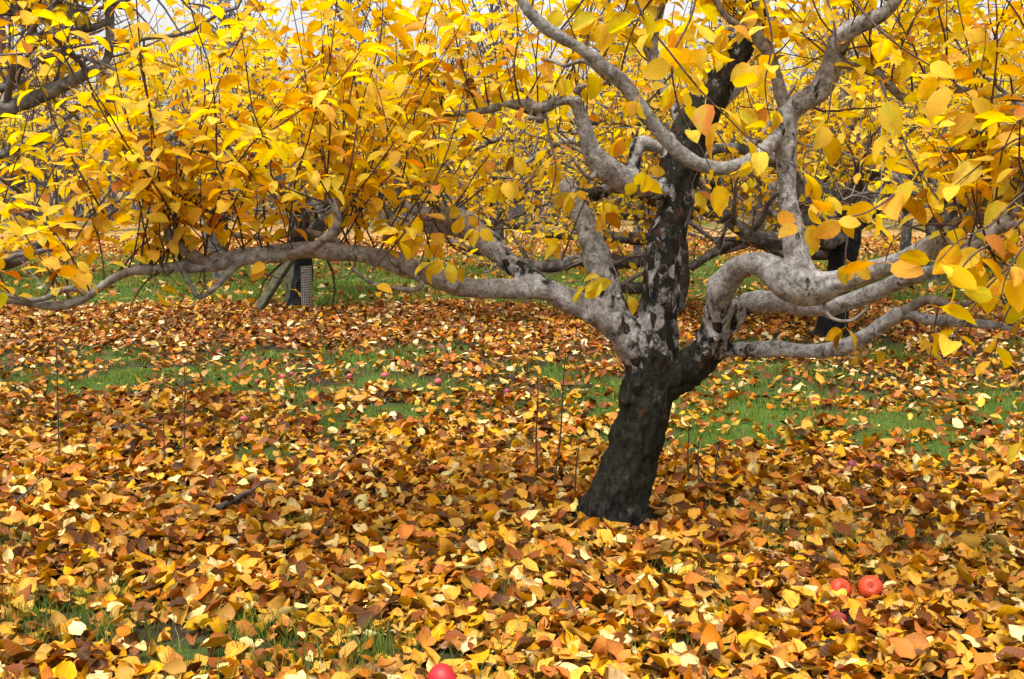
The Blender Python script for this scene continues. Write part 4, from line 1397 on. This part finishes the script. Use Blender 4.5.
# ==================================================================== GRASS
def grass(name, y0, y1, dens, hmin, hmax, width, label, seed, base_keep=.02, gain=1.0):
    r = np.random.default_rng(seed)
    x, y = scatter(y0, y1, dens, r)
    cv = cover(x, y)
    tuft = fbm(np.column_stack([x, y]) * 5, 44, 2)
    k = r.random(len(x)) < np.clip((1.0 - cv) * gain * np.clip((tuft - .28) * 3, .1, 1.3), base_keep, 1)
    k &= (x - TB[0]) ** 2 + (y - TB[1]) ** 2 > .16 ** 2
    x, y = x[k], y[k]
    n = len(x)
    h = r.uniform(hmin, hmax, n)
    a = r.uniform(0, 6.28, n)
    wv = np.stack([np.cos(a), np.sin(a), np.zeros(n)], -1) * (width * r.uniform(.6, 1.3, n))[:, None]
    b = r.uniform(0, 6.28, n)
    ln = np.stack([np.cos(b), np.sin(b), np.zeros(n)], -1) * (h * r.uniform(.15, .8, n))[:, None]
    p = np.stack([x, y, gz(x, y) - .005], -1)
    up = np.array([0, 0, 1.0])
    m1 = p + ln * .3 + up * (h * .6)[:, None]
    V = np.stack([p - wv, p + wv, m1 + wv * .8, m1 - wv * .8, p + ln + up * h[:, None]], 1).reshape(-1, 3)
    o = np.arange(n)[:, None] * 5
    f4 = o + np.array([[0, 1, 2, 3]])
    f3 = o + np.array([[3, 2, 4]])
    m = raw_mesh(name, V, f3, f4, M_grass)
    g = np.array([[.055, .105, .010], [.10, .175, .016], [.155, .24, .028], [.32, .26, .09]])[r.choice(4, n, p=[.3, .38, .24, .08])] * r.uniform(.75, 1.2, (n, 1))
    dry = np.clip((fbm(np.column_stack([x, y]) * 2.3, 61, 2) - .42) * 3, 0, .65)[:, None]
    g = g * (1 - dry) + np.array([.20, .205, .035]) * r.uniform(.6, 1.2, (n, 1)) * dry
    ca = m.color_attributes.new('col', 'FLOAT_COLOR', 'POINT')
    ca.data.foreach_set('color', np.repeat(np.column_stack([g, np.ones(n)]), 5, axis=0).astype(np.float32).ravel())
    link(name, m, kind='stuff', label=label, cat='grass')
    return n


gn = grass('grass', 2.7, 4.6, 9000, .04, .10, .0014, 'short green grass poking through the near leaf carpet', 31, .01, 1.4)
gn += grass('grass', 4.6, 7.0, 3000, .025, .065, .0016, 'tufts of short grass between leaves beside the trunk', 34, .01, 1.3)
gn += grass('grass', 7.0, 11.5, 1900, .025, .058, .003, 'patchy green grass between fallen leaves behind the trunk', 32, .02, 1.5)
gn += grass('grass', 11.5, 24, 600, .03, .075, .006, 'bright green grass strip between the orchard rows', 33, .03, 1.4)
print('grass', gn)


# ==================================================================== APPLES, STICKS, THIN STEMS
AM = {'r': apple_mat('apple_orange_red', (0.46, 0.065, 0.012), (0.36, 0.016, 0.008)), 'd': apple_mat('apple_dark_red', (0.28, 0.02, 0.03), (0.14, 0.012, 0.02)), 'p': apple_mat('apple_crimson', (0.38, 0.012, 0.018), (0.28, 0.007, 0.011)),
      'v': apple_mat('apple_purple', (0.22, 0.03, 0.05), (0.11, 0.018, 0.03)), 'k': apple_mat('apple_pink', (0.42, 0.085, 0.085), (0.32, 0.035, 0.05))}


def apple_mesh(mat):
    prof = []
    for t in np.linspace(0, math.pi, 19):
        rr = .5 * math.sin(t) ** .82 * (1 + .06 * math.cos(t))
        z = .46 * math.cos(t)
        z -= .15 * math.exp(-(rr / .12) ** 2) if t < 1 else 0
        z += .07 * math.exp(-(rr / .10) ** 2) if t > 2 else 0
        prof.append((rr, z))
    seg = 24
    V, f4, f3 = [], [], []
    for rr, z in prof[1:-1]:
        for k in range(seg):
            a = 2 * math.pi * k / seg
            lob = 1 + .025 * math.cos(5 * a) * (1 if z < 0 else .4)
            V.append([rr * lob * math.cos(a), rr * lob * math.sin(a), z])
    nr = len(prof) - 2
    for i in range(nr - 1):
        for k in range(seg):
            f4.append([i * seg + k, (i + 1) * seg + k, (i + 1) * seg + (k + 1) % seg, i * seg + (k + 1) % seg])
    V.append([0, 0, prof[0][1]]); V.append([0, 0, prof[-1][1]])
    for k in range(seg):
        f3.append([nr * seg, k, (k + 1) % seg])
        f3.append([nr * seg + 1, (nr - 1) * seg + (k + 1) % seg, (nr - 1) * seg + k])
    return raw_mesh('apple', np.array(V), np.array(f3), np.array(f4), mat)


AME = {k: apple_mesh(m) for k, m in AM.items()}
sm = MB()
sm.tube(catmull([[0, 0, .28], [.01, 0, .42], [.05, 0, .56]], 3), [.022, .02, .02, .018, .018, .02, .028], 6)
STEM = sm.mesh('stem', M_stick)
r = np.random.default_rng(77)
for i, ((px, py, d, k, lb), (gp, _)) in enumerate(zip(APPLES, AP_POS)):
    o = link('apple', AME[k], loc=(gp[0], gp[1], gp[2] + d * .46 + (.004 if i < 3 else -.012 if i == 3 else .008 if gp[1] < 6 else .004)), label=lb, cat='apple', group='windfall apples lying on the ground')
    o.scale = (d, d, d * .93)
    o.rotation_euler = (1.05 if i in (0, 1) else r.uniform(-1.3, 1.3), r.uniform(-.4, .4), r.uniform(-.5, .5) if i < 2 else r.uniform(0, 6.28))
    link('stem', STEM, o)

# sticks on the ground
for (a, b, rr, lb) in (((218, 520), (262, 500), .014, 'grey stick lying across leaves in the left foreground'), ((112, 438), (148, 436), .012, 'dark stick among leaves at the far left'), ((10, 520), (40, 488), .007, 'thin bent twig at the left edge')):
    p0, p1 = G(*a), G(*b)
    mid = (p0 + p1) / 2 + [.02, .03, .01]
    pts = catmull([p0 + [0, 0, .05], mid + [0, 0, .055], p1 + [0, 0, .05]], 5)
    m = MB()
    m.tube(pts, np.linspace(rr, rr * .5, len(pts)), 7)
    s2 = pts[6]
    m.tube(catmull([s2, s2 + [.05, .04, .03], s2 + [.09, .1, .02]], 3), rr * .35, 5)
    link('stick', m.mesh('stick', M_stick, origin=p0), loc=p0, label=lb, cat='stick', group='sticks lying on the leaf carpet')

# thin upright suckers
stems = [((60, 470), [(58, 420), (57, 370), (56, 335)], 'thin bare sucker stem rising at the far left'), ((185, 458), [(184, 420), (185, 390), (184, 362)], 'thin bare sucker stem second from left'), ((165, 470), [(164, 440), (163, 418)], 'short thin stem left of the second sucker'),
         ((552, 492), [(560, 440), (563, 390), (566, 345)], 'tall thin sucker stem curving left of the trunk'), ((539, 480), [(536, 440), (538, 400), (537, 372)], 'thin straight sucker stem left of the curving one'), ((575, 500), [(576, 470), (580, 440)], 'short pale stem at the left foot of the trunk'),
         ((688, 488), [(688, 450), (690, 420)], 'thin stem in the tuft right of the trunk'), ((700, 490), [(698, 455), (700, 436)], 'thin stem second in the tuft right of the trunk'), ((715, 492), [(716, 460), (722, 440)], 'thin leaning stem third in the tuft right of the trunk')]
for (b, up, lb) in stems:
    g0 = G(*b)
    pts = [g0 - [0, 0, .02]] + [P(px, py, g0[1] - .02 * k)[0] for k, (px, py) in enumerate(up)]
    pts = catmull(np.array(pts), 5)
    root = link('sucker', None, loc=g0, label=lb, cat='sapling', group='thin bare suckers rising from the ground')
    m = MB()
    m.tube(pts, np.linspace(.0048, .0022, len(pts)), 5)
    link('stem', m.mesh('stem', M_shoot, origin=g0), root)
    for q in pts[5::4]:
        m = MB()
        m.tube(grow(q, [r.normal(), r.normal() * .3, .8], r.uniform(.02, .05), r, 4), [.002, .002, .0015, .001], 4)
        link('bud_twig', m.mesh('bud_twig', M_shoot, origin=g0), root)
